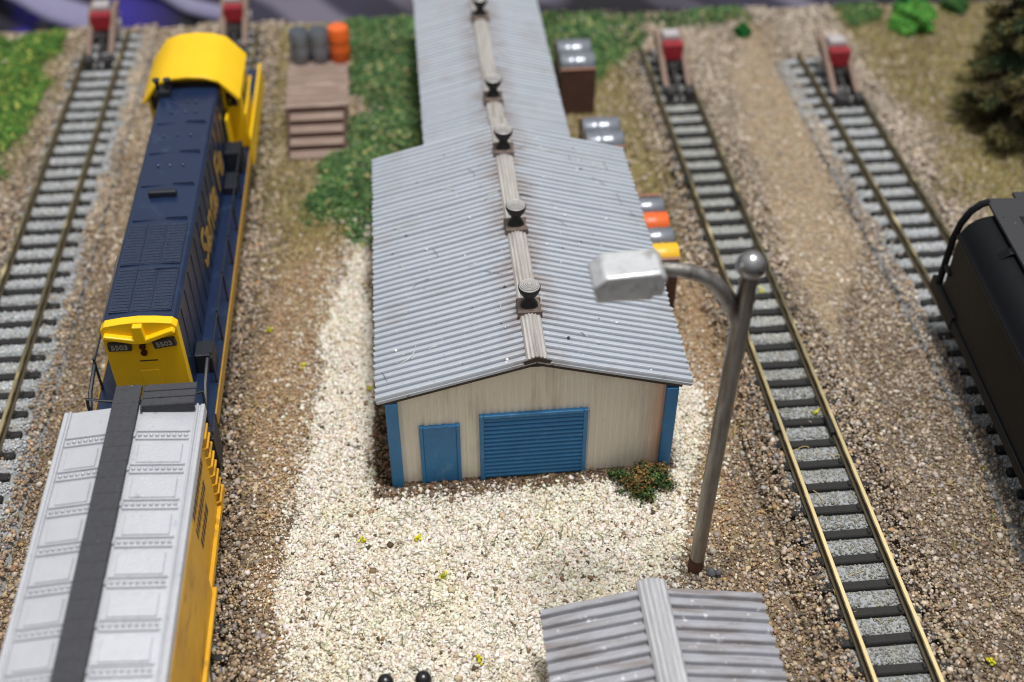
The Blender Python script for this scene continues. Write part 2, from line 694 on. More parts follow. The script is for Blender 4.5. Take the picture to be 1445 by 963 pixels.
L.new(mu.outputs[0], mx2.inputs[0])
L.new(mx.outputs[2], mx2.inputs[6])
mx2.inputs[7].default_value = (*S(52, 40, 140), 1)
L.new(mx2.outputs[2], bs.inputs['Base Color'])
b = MB()


def clothf(u, v):
    x = -45 + 110 * u
    y = 26 + 60 * v
    return (x, y, -5.5 + .35 * math.sin(x * .8 + y * .5) + .25 * math.sin(x * .33 - y * .9))


b.grid(clothf, 90, 60)
cl = build('cloth', b, m, smooth=True)
tag(cl, 'dark purple and grey patterned cloth lying beyond the far edge of the layout', 'cloth')
# pale lilac strap lying on the cloth, far left
STRAP = mat('strap_lilac', S(150, 146, 178), rough=.8)
b = MB()
def strap(pts, wd, lb):
    def f(u, v):
        t = min(u * 3, 2.999)
        i = int(t)
        f_ = t - i
        px = pts[i][0] * (1 - f_) + pts[i + 1][0] * f_
        py = pts[i][1] * (1 - f_) + pts[i + 1][1] * f_
        return (px + .3 * wd * (v - .5), py + wd * (v - .5), -4.75 + .35 * math.sin(v * math.pi) + .1 * math.sin(u * 7))
    b = MB()
    b.grid(f, 24, 8)
    st = build('strap', b, STRAP, smooth=True, base=(pts[1][0], pts[1][1], -4.7))
    so = st.modifiers.new('thick', 'SOLIDIFY')
    so.thickness = .15
    tag(st, lb, 'strap', 'straps lying on the cloth')


strap([(-19, 48.5), (-14.9, 45.1), (-13.4, 43.7), (-11.0, 41.8)], 1.7, 'broad pale lilac strap lying on the purple cloth behind the bright turf')
strap([(-11.5, 46.4), (-9.4, 44.4), (-8.4, 43.4), (-6.6, 42.0)], .9, 'narrow pale lilac strap lying on the cloth between the two left buffer stops')

# ==================================================================== tracks
SLEEPER = mat('sleeper_black', S(21, 21, 22), rough=.75, col2=S(46, 44, 42), scale=9, amt=.5, bump=.5, bscale=14)
RAILSIDE = mat('rail_side', S(90, 80, 58), rough=.55, metal=.3, col2=S(58, 50, 40), scale=4, amt=.6)
BRASS = mat('rail_brass', S(240, 222, 170), rough=.28, metal=.35, col2=S(206, 180, 122), scale=1.2, amt=.5)
overlay(BRASS, S(90, 82, 60), .2, .45, 1.2, axis=1, a0=8, a1=14, amt=.95)
BED = mat('roadbed_grey', S(160, 163, 166), rough=.9, col2=S(126, 128, 128), scale=11, amt=.6, bump=.8, bscale=22)
overlay(BED, S(128, 118, 84), .55, .68, 1.6, amt=.45)


def rail_mb(cxf, y0, y1, side, prof=((-.055, .15), (.055, .15), (.055, .175), (.014, .195), (.014, .28), (.028, .295), (.028, .345), (-.028, .345), (-.028, .295), (-.014, .28), (-.014, .195), (-.055, .175))):
    b = MB()
    ys = np.linspace(y0, y1, 26)
    n = len(prof)
    vs = []
    for y in ys:
        c_ = float(cxf(y)) + side * .49
        vs += [(c_ + px, y, pz) for px, pz in prof]
    o = len(b.v)
    b.v += vs
    for i in range(len(ys) - 1):
        for k in range(n):
            k2 = (k + 1) % n
            b.f.append((i * n + k, i * n + k2, (i + 1) * n + k2, (i + 1) * n + k))
            b.m.append(1 if k in (5, 6, 7) else 0)
    b.f.append(tuple(range(n)))
    b.m.append(0)
    b.f.append(tuple(range((len(ys) - 1) * n, len(ys) * n)))
    b.m.append(0)
    return b


slp = MB()
slp.box(-.8, .8, -.082, .082, .02, .15)
for sx_ in (-.49, .49):
    for d in (-.1, .1):
        slp.box(sx_ + d - .03, sx_ + d + .03, -.06, .06, .15, .195)
sleeper0 = None
LAB = {'A': 'empty track with grey roadbed running beside the bright green turf strip',
       'B': 'track under the blue and yellow engine and the silver roofed boxcar',
       'C': 'track with shiny brass rails running past the street lamp',
       'D': 'track that the black tank wagon stands on'}
tracks = {}
for k, (cx, y0, y1) in TR.items():
    cf = (lambda y, k=k: tcen(k, y))
    t = thing('railway_track', LAB[k], 'railway track', (cx, y0, 0), 'parallel sidings of the yard')
    tracks[k] = t
    for sd in (-1, 1):
        build('rail', rail_mb(cf, y0, y1, sd), [RAILSIDE, BRASS], t)
    b = MB()
    ys = np.arange(y0, y1, .523 / 8)
    blo, bhi = {'A': (-.8, 1.12), 'B': (-.6, .6), 'C': (-.62, .62), 'D': (-1.1, .7)}[k]
    zs = bed_z(k, ys)
    cs_ = tcen(k, ys)
    xs = [(blo - .12, None), (blo, .6), (blo * .6, 1.), (bhi * .6, 1.), (bhi, .6), (bhi + .12, None)]
    for i in range(len(ys)):
        for px, q in xs:
            b.v.append((cs_[i] + px, ys[i], -.06 if q is None else .03 + (zs[i] - .03) * q))
    for i in range(len(ys) - 1):
        for j in range(5):
            b.f.append((i * 6 + j, i * 6 + j + 1, (i + 1) * 6 + j + 1, (i + 1) * 6 + j))
            b.m.append(0)
    build('roadbed', b, BED, t)
    y = y0 + .2
    while y < y1 - .1:
        jx, jy, jr = rng.uniform(-.02, .02), rng.uniform(-.015, .015), rng.uniform(-.012, .012)
        if sleeper0 is None:
            sleeper0 = build('sleeper', slp, SLEEPER, t, bevel=.02, base=(0, 0, 0), seg=1)
            o = sleeper0
        else:
            o = sleeper0.copy()
            COL.objects.link(o)
            o.parent = t
        o.location = (float(cf(y)) - cx + jx, y + jy - y0, 0)
        slope = (float(cf(y + .1)) - float(cf(y))) / .1
        o.rotation_euler = (0, 0, jr - math.atan(slope))
        y += .523
    if k in 'CB':
        for sd, jy in ((-1, 14.6), (1, 14.45), (1, 21.7), (-1, 22.5)):
            b = MB()
            xx = float(cf(jy)) + sd * .49
            b.box(xx - .1, xx + .1, jy - .22, jy + .22, .15, .27)
            build('rail_joiner', b, SLEEPER, t, bevel=.02)

def track_cover(x, y):
    """True where brown ballast may lie although a roadbed is there"""
    ok = np.ones(x.shape, bool)
    nz = (fbm(x, y, .5, 51) - .5) * 1.1
    for k, (cx, y0, y1) in TR.items():
        c_ = tcen(k, y)
        lo, hi = {'A': (-.62, .9), 'B': (-.5, .5), 'C': (-.52, .54), 'D': (-.86, .6)}[k]
        d = x - c_
        ok &= ~((d > lo + nz * .35) & (d < hi + nz * .35) & (y < y1 + .1))
    return ok


# grey granules between the ties: one object of uncountable chippings
n = 150000
Ps = []
for k, (cx, y0, y1) in TR.items():
    m_ = n // 4
    yy = rng.uniform(7.5, y1 - .2, m_)
    xx = tcen(k, yy) + rng.uniform(-1.18, 1.18, m_)
    ph = ((yy - y0 - .2) / .523) % 1
    keep = (ph > .2) & (ph < .8) | (np.abs(xx - tcen(k, yy)) > .88)
    Ps.append(np.c_[xx[keep], yy[keep], bed_z(k, yy[keep])])
P = np.concatenate(Ps)
P = P[~track_cover(P[:, 0], P[:, 1])]
cols = pick([(*S(176, 179, 183), 6), (*S(158, 161, 164), 5), (*S(198, 200, 201), 3), (*S(126, 125, 120), 1.0), (*S(146, 140, 112), .8)], len(P), .1)
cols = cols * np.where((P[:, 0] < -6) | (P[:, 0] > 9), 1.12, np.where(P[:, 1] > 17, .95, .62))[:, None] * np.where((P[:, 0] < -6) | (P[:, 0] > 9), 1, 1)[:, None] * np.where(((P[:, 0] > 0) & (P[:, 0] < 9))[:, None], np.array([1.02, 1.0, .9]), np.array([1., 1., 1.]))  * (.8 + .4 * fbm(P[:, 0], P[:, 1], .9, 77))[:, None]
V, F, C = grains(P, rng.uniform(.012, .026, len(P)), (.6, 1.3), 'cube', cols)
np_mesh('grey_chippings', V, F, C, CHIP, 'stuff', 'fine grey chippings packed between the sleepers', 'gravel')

# ==================================================================== stones
x, y = wedge(400000)
wh, di, ol, gr = regions(x, y)
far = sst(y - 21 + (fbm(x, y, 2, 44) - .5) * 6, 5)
p = 1 - .995 * wh - .72 * di * (1 - wh) - np.where(x > 11, .82, .6) * ol - .95 * gr
p = p * (.72 + .4 * fbm(x, y, 1., 60))
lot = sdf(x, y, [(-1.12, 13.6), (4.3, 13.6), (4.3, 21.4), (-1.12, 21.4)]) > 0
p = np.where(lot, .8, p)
k = (rng.uniform(0, 1, len(x)) < p) & (track_cover(x, y) | (rng.uniform(0, 1, len(x)) < .035)) & ~footprint(x, y)
x, y, far, di, ol, lot = x[k], y[k], far[k], di[k], ol[k], lot[k]
n = len(x)
pal_near = [(*S(126, 102, 76), 6), (*S(156, 130, 98), 6), (*S(184, 162, 128), 5), (*S(136, 128, 122), 4), (*S(100, 92, 90), 3), (*S(72, 56, 44), 3), (*S(132, 92, 70), .8), (*S(200, 186, 164), 2), (*S(160, 156, 156), 3), (*S(176, 132, 70), 1), (*S(96, 92, 64), 1.2)]
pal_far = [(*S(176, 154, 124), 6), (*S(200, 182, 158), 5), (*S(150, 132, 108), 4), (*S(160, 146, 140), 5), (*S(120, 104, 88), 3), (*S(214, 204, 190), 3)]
cn, cf_ = pick(pal_near, n, .18), pick(pal_far, n, .15)
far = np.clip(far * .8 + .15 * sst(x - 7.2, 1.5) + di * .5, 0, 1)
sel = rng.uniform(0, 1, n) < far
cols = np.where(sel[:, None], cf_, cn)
# the stones are dusty: pull each toward the tone of its patch
patch = fbm(x, y, 1.3, 71)
hue = fbm(x, y, 1.7, 72)[:, None]
tone = np.array(S(150, 126, 92)) * hue + np.array(S(134, 120, 112)) * (1 - hue)
tone = np.where(sel[:, None], np.array(S(178, 160, 134)), tone)
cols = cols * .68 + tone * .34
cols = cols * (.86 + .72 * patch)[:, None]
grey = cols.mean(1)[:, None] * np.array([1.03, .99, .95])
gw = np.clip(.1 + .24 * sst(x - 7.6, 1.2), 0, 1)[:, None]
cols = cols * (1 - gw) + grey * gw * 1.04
fleck = rng.uniform(0, 1, n) < .035
cols = np.where(fleck[:, None], np.array(S(216, 206, 190)) * rng.uniform(.7, 1.1, (n, 1)), cols)
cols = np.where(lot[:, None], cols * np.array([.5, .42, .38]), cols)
size = np.clip(rng.lognormal(math.log(.0245), .4, n), .011, .062)
z = gz(x, y)
rb = np.zeros(n)
for kk, (cx, y0, y1) in TR.items():
    d = np.abs(x - tcen(kk, y))
    rb = np.maximum(rb, (d < 1.2) * np.where(d > .58, .15, .08))
P = np.c_[x, y, z + rb + size * rng.uniform(.1, .7, n)]
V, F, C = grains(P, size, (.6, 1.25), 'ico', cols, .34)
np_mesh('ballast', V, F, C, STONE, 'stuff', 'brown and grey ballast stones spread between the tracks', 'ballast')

# white gravel yard: small angular chips
n = 520000
x = rng.uniform(-3.4, 5.6, n)
y = rng.uniform(7, 22, n)
wh, di, ol, gr = regions(x, y)
sp = np.exp(-np.clip(-sdf(x, y, WHITE), 0, 9) / .28) * .22
patch = fbm(x, y, .5, 81)
p = np.maximum(wh * np.clip(.4 + .9 * patch, 0, 1), sp)
front = (y > 13.45) & (x > -.9) & (x < 4) & (y < 14)
p = np.where(front, p * .7, p)
k = (rng.uniform(0, 1, n) < p) & ~footprint(x, y) & ~((x > -1.1) & (x < 4.2) & (y > 13.9))
x, y = x[k], y[k]
n = len(x)
cols = pick([(*S(224, 218, 206), 9), (*S(238, 233, 224), 5), (*S(208, 196, 175), 4), (*S(196, 180, 154), 1.0), (*S(128, 104, 80), .45), (*S(84, 70, 54), .25)], n, .08)
cols = cols * (1 - .2 * np.clip(fbm(x, y, .8, 85) - .52, 0, 1)[:, None] * np.array([.3, .2, 1.6]))
size = np.clip(rng.lognormal(math.log(.0138), .36, n), .007, .036)
P = np.c_[x, y, gz(x, y) + size * rng.uniform(.2, 1.5, n)]
V, F, C = grains(P, size, (.4, 1.9), 'cube', cols, .3)
np_mesh('white_gravel', V, F, C, CHIP, 'stuff', 'pale cream gravel chips covering the yard in front of the shed', 'gravel')

# fine sand of the dirt strips and at the far end
x, y = wedge(190000)
wh, di, ol, gr = regions(x, y)
p = np.clip(di * 1.0 + .5 + .25 * sst(y - 24, 3), 0, 1) * (1 - wh) * (1 - gr)
k = (rng.uniform(0, 1, len(x)) < p) & track_cover(x, y) & ~footprint(x, y)
x, y = x[k], y[k]
n = len(x)
cols = pick([(*S(186, 152, 112), 6), (*S(204, 174, 138), 4), (*S(160, 126, 90), 4), (*S(226, 208, 180), 2), (*S(120, 96, 70), 2)], n, .15)
dd = di[k]
cols = np.where((rng.uniform(0, 1, n) < dd)[:, None], cols, pick([(*S(128, 104, 78), 5), (*S(160, 136, 104), 4), (*S(96, 80, 62), 3), (*S(140, 132, 122), 2)], n, .2))
cols = np.where(((x > 7) & (dd > .3))[:, None], cols * .6 + np.array(S(206, 190, 166)) * .45, cols)
size = rng.uniform(.010, .024, n)
P = np.c_[x, y, gz(x, y) + size * .5 + .02]
V, F, C = grains(P, size, (.6, 1.3), 'cube', cols, .25)
np_mesh('sand', V, F, C, CHIP, 'stuff', 'tan sand in the worn strips beside the white yard', 'sand')

# green turf crumbs
x, y = wedge(200000, 20)
wh, di, ol, gr = regions(x, y)
p = np.clip(gr * (.45 + .9 * fbm(x, y, .6, 99)), 0, 1)
k = (rng.uniform(0, 1, len(x)) < p) & track_cover(x, y) & ~footprint(x, y)
x, y = x[k], y[k]
n = len(x)
pt = fbm(x, y, .9, 91)
cg = pick([(*S(66, 94, 60), 4), (*S(84, 114, 72), 4), (*S(108, 130, 86), 2), (*S(152, 150, 104), 1.6), (*S(52, 76, 54), 3)], n, .25)
cg = cg * (.55 + 1.0 * pt)[:, None]
cg = np.where((x < -8)[:, None], cg * np.array([1.2, 1.3, .7]), cg)
size = np.clip(rng.lognormal(math.log(.034), .35, n), .014, .08)
P = np.c_[x, y, gz(x, y) + size * rng.uniform(0, 1.3, n)]
V, F, C = grains(P, size, (.6, 1.3), 'ico', cg, .35)
np_mesh('turf', V, F, C, FLOCK, 'stuff', 'crumbly green turf beside the shed and along the far edge', 'grass')

# static grass and straw fibres on the olive patches
x, y = wedge(300000, 9)
wh, di, ol, gr = regions(x, y)
p = np.clip(ol * .95 + .35 * gr + .03, 0, 1) * (1 - wh * .6)
k = (rng.uniform(0, 1, len(x)) < p) & track_cover(x, y) & ~footprint(x, y)
x, y, gr, ol = x[k], y[k], gr[k], ol[k]
n = len(x)
ln = rng.uniform(.06, .2, n)
th = rng.uniform(0, 2 * math.pi, n)
el = rng.uniform(.1, 1.2, n)
D = np.c_[np.cos(th) * np.cos(el), np.sin(th) * np.cos(el), np.sin(el)] * ln[:, None]
Wd = np.c_[-np.sin(th), np.cos(th), np.zeros(n)] * rng.uniform(.007, .013, n)[:, None]
P = np.c_[x, y, gz(x, y)]
V = np.stack([P - Wd, P + Wd, P + D + [0, 0, .02]], 1).reshape(-1, 3)
F = np.arange(3 * n).reshape(n, 3)
cs = pick([(*S(172, 158, 98), 4), (*S(190, 176, 120), 3), (*S(140, 134, 76), 3), (*S(122, 128, 70), 2.5), (*S(204, 190, 144), 1)], n, .2)
cs = cs * (.7 + .6 * fbm(x, y, 1.2, 95))[:, None]
cg = pick([(*S(64, 118, 52), 4), (*S(96, 146, 66), 3), (*S(140, 158, 84), 1.5)], n, .25)
cs = np.where((rng.uniform(0, 1, n) < gr)[:, None], cg, cs)
np_mesh('static_grass', V, F, np.repeat(cs, 3, 0), FLOCK, 'stuff', 'short olive and straw coloured grass fibres over the bare ground', 'grass')

# ==================================================================== corrugated roofs
def corrugated(b, ridge_x, ridge_z, eave_x, eave_z, y0, y1, pitch, amp, thick, mi=0, nx=5, wob=.006, style=0):
    """one roof slope: corrugations run from ridge to eave"""
    n = int(round((y1 - y0) / pitch))
    prof = [(0, 0), (.08, .1), (.18, .85), (.28, 1), (.72, 1), (.82, .85), (.92, .1)] if style == 2 else [(0, 0), (.16, 0), (.26, .85), (.34, 1), (.7, .95), (.8, .8), (.88, 0)] if style else [(0, 0), (.09, .0), (.15, .62), (.22, .9), (.34, 1), (.6, .97), (.76, .86), (.84, .6), (.9, .0)]
    ys, hs = [], []
    for i in range(n):
        k_ = rng.uniform(.86, 1.06)
        for t, h in prof:
            ys.append(y0 + (i + t) * (y1 - y0) / n)
            hs.append(h * amp * (k_ if h > .5 else 1))
    ys.append(y1)
    hs.append(0)
    dx, dz = eave_x - ridge_x, eave_z - ridge_z
    ln = math.hypot(dx, dz)
    nx_, nz_ = -dz / ln, dx / ln
    if nz_ < 0:
        nx_, nz_ = -nx_, -nz_
    o = len(b.v)
    m = len(ys)
    jit = [rng.uniform(-.018, .018) for _ in range(m)]
    for s_ in range(nx + 1):
        t = s_ / nx
        sag = wob * math.sin(t * 7 + ridge_x)
        for j in range(m):
            tt = t + (jit[j] if s_ == nx else 0) * .5
            h = hs[j] + sag
            b.v.append((ridge_x + dx * tt + nx_ * h, ys[j], ridge_z + dz * tt + nz_ * h))
    for s_ in range(nx):
        for j in range(m - 1):
            b.f.append((o + s_ * m + j, o + s_ * m + j + 1, o + (s_ + 1) * m + j + 1, o + (s_ + 1) * m + j))
            b.m.append(mi)
    # underside and rims
    o2 = len(b.v)
    for s_ in (0, nx):
        t = s_ / nx
        for j in range(m):
            b.v.append((ridge_x + dx * t - nx_ * thick, ys[j], ridge_z + dz * t - nz_ * thick))
    for j in range(m - 1):
        b.f.append((o2 + j, o2 + m + j, o2 + m + j + 1, o2 + j + 1))
        b.f.append((o + j, o2 + j, o2 + j + 1, o + j + 1))
        b.f.append((o + nx * m + j, o + nx * m + j + 1, o2 + m + j + 1, o2 + m + j))
        b.m += [mi] * 3
    for j in (0, m - 1):
        b.f.append(tuple([o + s_ * m + j for s_ in range(nx + 1)] + [o2 + m + j, o2 + j]))
        b.m.append(mi)
    return b


# ==================================================================== main shed
TIN = mat('tin_roof', S(178, 184, 193), rough=.42, metal=.2, col2=S(160, 166, 175), scale=1.3, amt=.6, bump=.25, bscale=10, spec=.5)
overlay(TIN, S(134, 110, 96), .36, .6, 2.4, stretch=(.6, 1.4, 1), axis=3, a0=.62, a1=.2, amt=.6)
overlay(TIN, S(156, 146, 138), .56, .72, .9, amt=.35)
overlay(TIN, S(236, 238, 240), .71, .75, 8, amt=.8)
overlay(TIN, S(70, 66, 64), .70, .76, 6, stretch=(.8, 2.4, 1), amt=.8)
RIDGE = mat('ridge_cap_tin', S(192, 190, 187), rough=.48, metal=.1, col2=S(152, 145, 139), scale=3, amt=.7, stretch=(3, .5, 1), bump=.1)
overlay(RIDGE, S(104, 80, 64), .52, .7, 3, stretch=(6, .25, 1), amt=.7)
VENT = mat('vent_iron', S(34, 33, 34), rough=.55, metal=.25, col2=S(40, 34, 31), scale=4, amt=.8, bump=.2)
VENTTOP = mat('vent_top', S(178, 177, 176), rough=.4, metal=.2, col2=S(150, 146, 142), scale=6, amt=.7)
VBASE = mat('vent_base', S(134, 118, 108), rough=.75, col2=S(62, 50, 44), scale=5, amt=.9, bump=.4)
CREAM = mat('cream_siding', S(228, 222, 209), rough=.7, col2=S(214, 204, 185), scale=1.2, amt=.6, stretch=(1.6, 1.6, .6), bump=.08)
overlay(CREAM, S(158, 140, 114), .5, .78, 2.0, stretch=(1.6, 1.6, .3), amt=.5)
overlay(CREAM, S(206, 140, 104), .3, .5, 1.0, stretch=(1, 1, .3), axis=0, a0=1.9, a1=2.22, amt=.75)
BLUE = mat('blue_paint', S(46, 120, 172), rough=.5, col2=S(34, 96, 144), scale=2.2, amt=.7, bump=.25, bscale=14)
overlay(BLUE, S(112, 150, 178), .6, .72, 3, stretch=(1, 1, .5), amt=.55)
DARK = mat('fascia_dark', S(70, 58, 50), rough=.8, col2=S(40, 34, 30), scale=6, amt=.7, bump=.5)
INNER = mat('shadow_gap_board', S(60, 52, 46), rough=.9)

SX = 1.72                     # ridge line
shed = thing('warehouse', 'long cream metal shed with blue doors and a grey corrugated roof with ridge vents', 'building', (SX, 14, 0))
b = MB()
prof = [(-.68, 0), (4.04, 0), (4.04, 1.99), (SX, 2.70), (-.68, 2.03)]
b.prism(prof, 'y', 14.0, 14.12)
# shallow upright ribs of the cladding
x_ = -.52
while x_ < 3.9:
    zt = 2.70 - abs(x_ - SX) * .28 - .04
    b.box(x_, x_ + .06, 13.989, 14.01, .0, zt)
    x_ += .1175
build('gable_wall', b, CREAM, shed)
b = MB()
for xx in (-.68, 3.92):
    b.box(xx, xx + .12, 14.12, 21.0, 0, 1.98)
b.prism(prof, 'y', 21.0, 21.1)
build('side_wall', b, CREAM, shed)
for x0, x1, xs in ((-.79, -.585, -.79), (3.93, 4.135, 4.135)):
    b = MB()
    b.box(x0, x1, 13.9, 14.05, -.04, 2.02 if x0 < 0 else 1.97)
    b.box(min(xs, xs + (.06 if x0 < 0 else -.06)), max(xs, xs + (.06 if x0 < 0 else -.06)), 14.05, 14.25, -.04, 1.95)
    build('corner_post', b, BLUE, shed, bevel=.012)
# small door
d = MB()
d.box(-.2, .37, 13.95, 13.995, .0, 1.36)
door = build('door', d, BLUE, shed, bevel=.01)
b = MB()
b.box(-.262, -.2, 13.93, 13.998, -.02, 1.4)
b.box(.37, .432, 13.93, 13.998, -.02, 1.4)
n = 9
b.prism([(-.2, 1.36), (.37, 1.36), (.37, 1.402), (.3, 1.385), (.2, 1.405), (.08, 1.385), (-.02, 1.4), (-.12, 1.38), (-.2, 1.403)], 'y', 13.93, 13.998)
build('door_frame', b, BLUE, door, bevel=.008)
# roller shutter
b = MB()
zz = .02
ns_ = 15
hh = (1.5 - zz) / ns_
b.box(.84, 2.54, 13.965, 13.998, 0, 1.5)
for i in range(ns_):
    b.prism([(13.966, zz + i * hh + .012), (13.935, zz + i * hh + .03), (13.928, zz + i * hh + .055), (13.94, zz + i * hh + .08), (13.966, zz + i * hh + .09)], 'x', .84, 2.54)
shut = build('roller_door', b, BLUE, shed, smooth=50)
b = MB()
b.box(.762, .838, 13.92, 13.999, -.02, 1.575)
b.box(2.542, 2.618, 13.92, 13.999, -.02, 1.575)
b.box(.838, 2.542, 13.92, 13.999, 1.505, 1.575)
build('shutter_frame', b, BLUE, shut, bevel=.012)
# roof
EL, ER = (-.92, 2.085), (4.34, 2.045)
RZ = 2.80
for (ex, ez) in (EL, ER):
    b = MB()
    corrugated(b, SX, RZ, ex, ez, 13.9, 21.12, .1515, .085, .05)
    build('roof_panel', b, TIN, shed)
b = MB()
for ex, ez in (EL, ER):
    t0, t1 = (.0, .94)
    p = (SX + (ex - SX) * t0, 13.93, RZ - .085 + (ez - RZ) * t0)
    q = (SX + (ex - SX) * t1, 13.93, RZ - .085 + (ez - RZ) * t1)
    b.bar(p, q, .05, .06)
b.box(SX - .28, SX + .28, 13.9, 14.0, 2.66, 2.70)
build('gable_trim', b, DARK, shed, bevel=.01)
# narrower rear wing of the same shed
b = MB()
b.prism([(.42, 0), (3.02, 0), (3.02, 2.05), (SX, 2.4), (.42, 2.05)], 'y', 21.1, 29.4)
build('rear_wall', b, CREAM, shed)
AZ = 2.52
for ex in (.17, 3.27):
    b = MB()
    corrugated(b, SX, AZ, ex, 2.1, 21.14, 29.6, .15, .085, .05)
    build('rear_roof_panel', b, TIN, shed)
# ridge cap, ribbed strip folded over the ridge
VY = [15.13, 17.45, 20.03, 22.5, 26.35]
capprof = []
for i in range(13):
    t = -1 + i / 6
    capprof.append((t * .2, .115 - abs(t) ** 1.6 * .07 + (.034 if i % 2 else 0)))


def cap(name, y0, y1, zr, parent, x0=SX, jag=.012, w_=1., m=RIDGE):
    b = MB()
    pr = [(x0 + px * w_, zr + pz) for px, pz in capprof]
    poly = pr + [(x0 + .2 * w_, zr - .0), (x0, zr + .03), (x0 - .2 * w_, zr - .0)]
    b.prism(poly, 'y', y0, y1)
    return build(name, b, m, parent)


cap('ridge_cap', 13.86, 21.25, RZ, shed, w_=.88)
cap('ridge_cap', 21.25, 29.7, AZ + .03, shed, w_=.86)
b = MB()
b.prism([(SX - .24, RZ + .03), (SX, RZ + .12), (SX + .24, RZ + .03), (SX + .2, RZ - .03), (SX, RZ + .03), (SX - .2, RZ - .03)], 'y', 13.845, 13.858)
build('ridge_cap_end', b, DARK, shed)
vent0 = None
for i, vy in enumerate(VY):
    zr = RZ if vy < 21 else AZ + .03
    if vent0 is None:
        b = MB()
        b.prism([(-.25, -.06), (-.215, .1), (-.13, .135), (0, .15), (.13, .135), (.215, .1), (.25, -.06), (.17, -.0), (0, .05), (-.17, 0)], 'y', -.2, .2)
        b.box(-.235, .235, -.225, -.175, .02, .13)
        b.box(-.235, .235, .175, .225, .02, .13)
        vb = build('roof_vent', b, VBASE, shed, bevel=.015, base=(0, 0, 0))
        c_ = MB()
        c_.lathe([(.175, .12), (.16, .16), (.115, .235), (.1, .275), (.11, .31), (.15, .36), (.19, .42), (.212, .48), (.215, .525), (.205, .535)], n=22)
        build('vent_cowl', c_, VENT, vb, smooth=50, base=(0, 0, 0))
        c_ = MB()
        pr = [(.205, .532)]
        for r_ in (.17, .135, .1, .065, .03):
            z_ = .54 + .03 * (1 - (r_ / .2) ** 2)
            pr += [(r_ + .014, z_ + .0), (r_ + .008, z_ + .018), (r_ - .006, z_ + .018)]
        pr.append((.003, .592))
        c_.lathe(pr, n=22)
        build('vent_cap', c_, VENTTOP, vb, base=(0, 0, 0))
        vent0 = vb
        o = vb
    else:
        o = copy_tree(vent0, parent=shed)
    o.location = (0, vy - 14, zr + .03)
    o.rotation_euler = (0, 0, rng.uniform(-.05, .05))
    o.scale = (.88, .88, 1.0)

# ==================================================================== street lamp
STEEL = mat('lamp_steel', S(168, 166, 163), rough=.32, metal=.7, col2=S(92, 84, 77), scale=2.2, amt=.85, stretch=(4, 4, .4), bump=.35)
overlay(STEEL, S(86, 74, 64), .48, .62, 3, stretch=(2, 2, .3), amt=.7)
BALLM = mat('lamp_ball_metal', S(178, 178, 180), rough=.25, metal=.85, col2=S(110, 106, 102), scale=4, amt=.7, bump=.5, bscale=7)
HEAD = mat('lamp_head_paint', S(216, 218, 220), rough=.36, metal=.45, col2=S(150, 150, 152), scale=5, amt=.6, bump=.35, bscale=9)
overlay(HEAD, S(96, 88, 82), .56, .68, 4, amt=.55)
RUST = mat('lamp_foot_rust', S(92, 58, 38), rough=.85, col2=S(50, 34, 26), scale=6, amt=.8, bump=.6)
LY = 11.65
lamp = thing('street_lamp', 'tall grey metal street lamp with a curved arm reaching over the shed roof', 'street lamp', (4.13, LY, 0))
b = MB()
b.tube([(4.13, LY, .2), (4.135, LY, 1.5), (4.15, LY, 3), (4.17, LY, 4.5), (4.19, LY, 5.6), (4.2, LY, 6.15)], [.118, .12, .123, .127, .13, .12], 14)
build('pole', b, STEEL, lamp, smooth=60)
b = MB()
b.tube([(4.12, LY, -.1), (4.125, LY, .3)], [.135, .122], 14)
build('foot', b, RUST, lamp, smooth=60)
b = MB()
pts = [(4.16, 5.3), (4.1, 5.5), (3.98, 5.74), (3.84, 5.95), (3.68, 6.13), (3.5, 6.24), (3.25, 6.32), (2.95, 6.37)]
b.tube([(px, LY, pz) for px, pz in pts], [.1, .115, .115, .11, .105, .1, .095, .09], 12)
build('arm', b, STEEL, lamp, smooth=60)
b = MB()
prof = []
for i in range(11):
    t = i / 10
    prof.append((max(.004, .205 * math.sin(math.pi * t)) * (1 if t > .3 else .96), .2 - .205 * math.cos(math.pi * t)))
b.lathe([(r_, z_) for r_, z_ in prof], c=(4.2, LY, 6.12), n=20)
build('ball_finial', b, BALLM, lamp, smooth=True)
b = MB()
hp = [(2.16, 6.04), (3.02, 6.12), (3.05, 6.4), (2.96, 6.5), (2.26, 6.46), (2.1, 6.3)]
b.prism(hp, 'y', LY - .27, LY + .27)
build('lamp_head', b, HEAD, lamp, bevel=.03, smooth=30, seg=2)
b = MB()
b.box(2.22, 2.9, LY - .2, LY + .2, 6.0, 6.1)
LENS = mat('lamp_lens', S(214, 212, 204), rough=.3)
build('lens', b, LENS, lamp, bevel=.03)
GLUE = mat('glue_dark', S(64, 70, 82), rough=.12, col2=S(96, 90, 84), scale=5, amt=.6, spec=.8, bump=.3, bscale=6)
b = MB()
b.lathe([(.005, .05), (.04, .045), (.07, .02), (.09, .0), (.09, -.06)][::-1], c=(4.36, 11.52, .07), n=7)
b.lathe([(.005, .05), (.03, .045), (.055, .02), (.06, -.06)][::-1], c=(4.47, 11.48, .07), n=6)
build('glue_blob', b, GLUE, lamp, smooth=25)

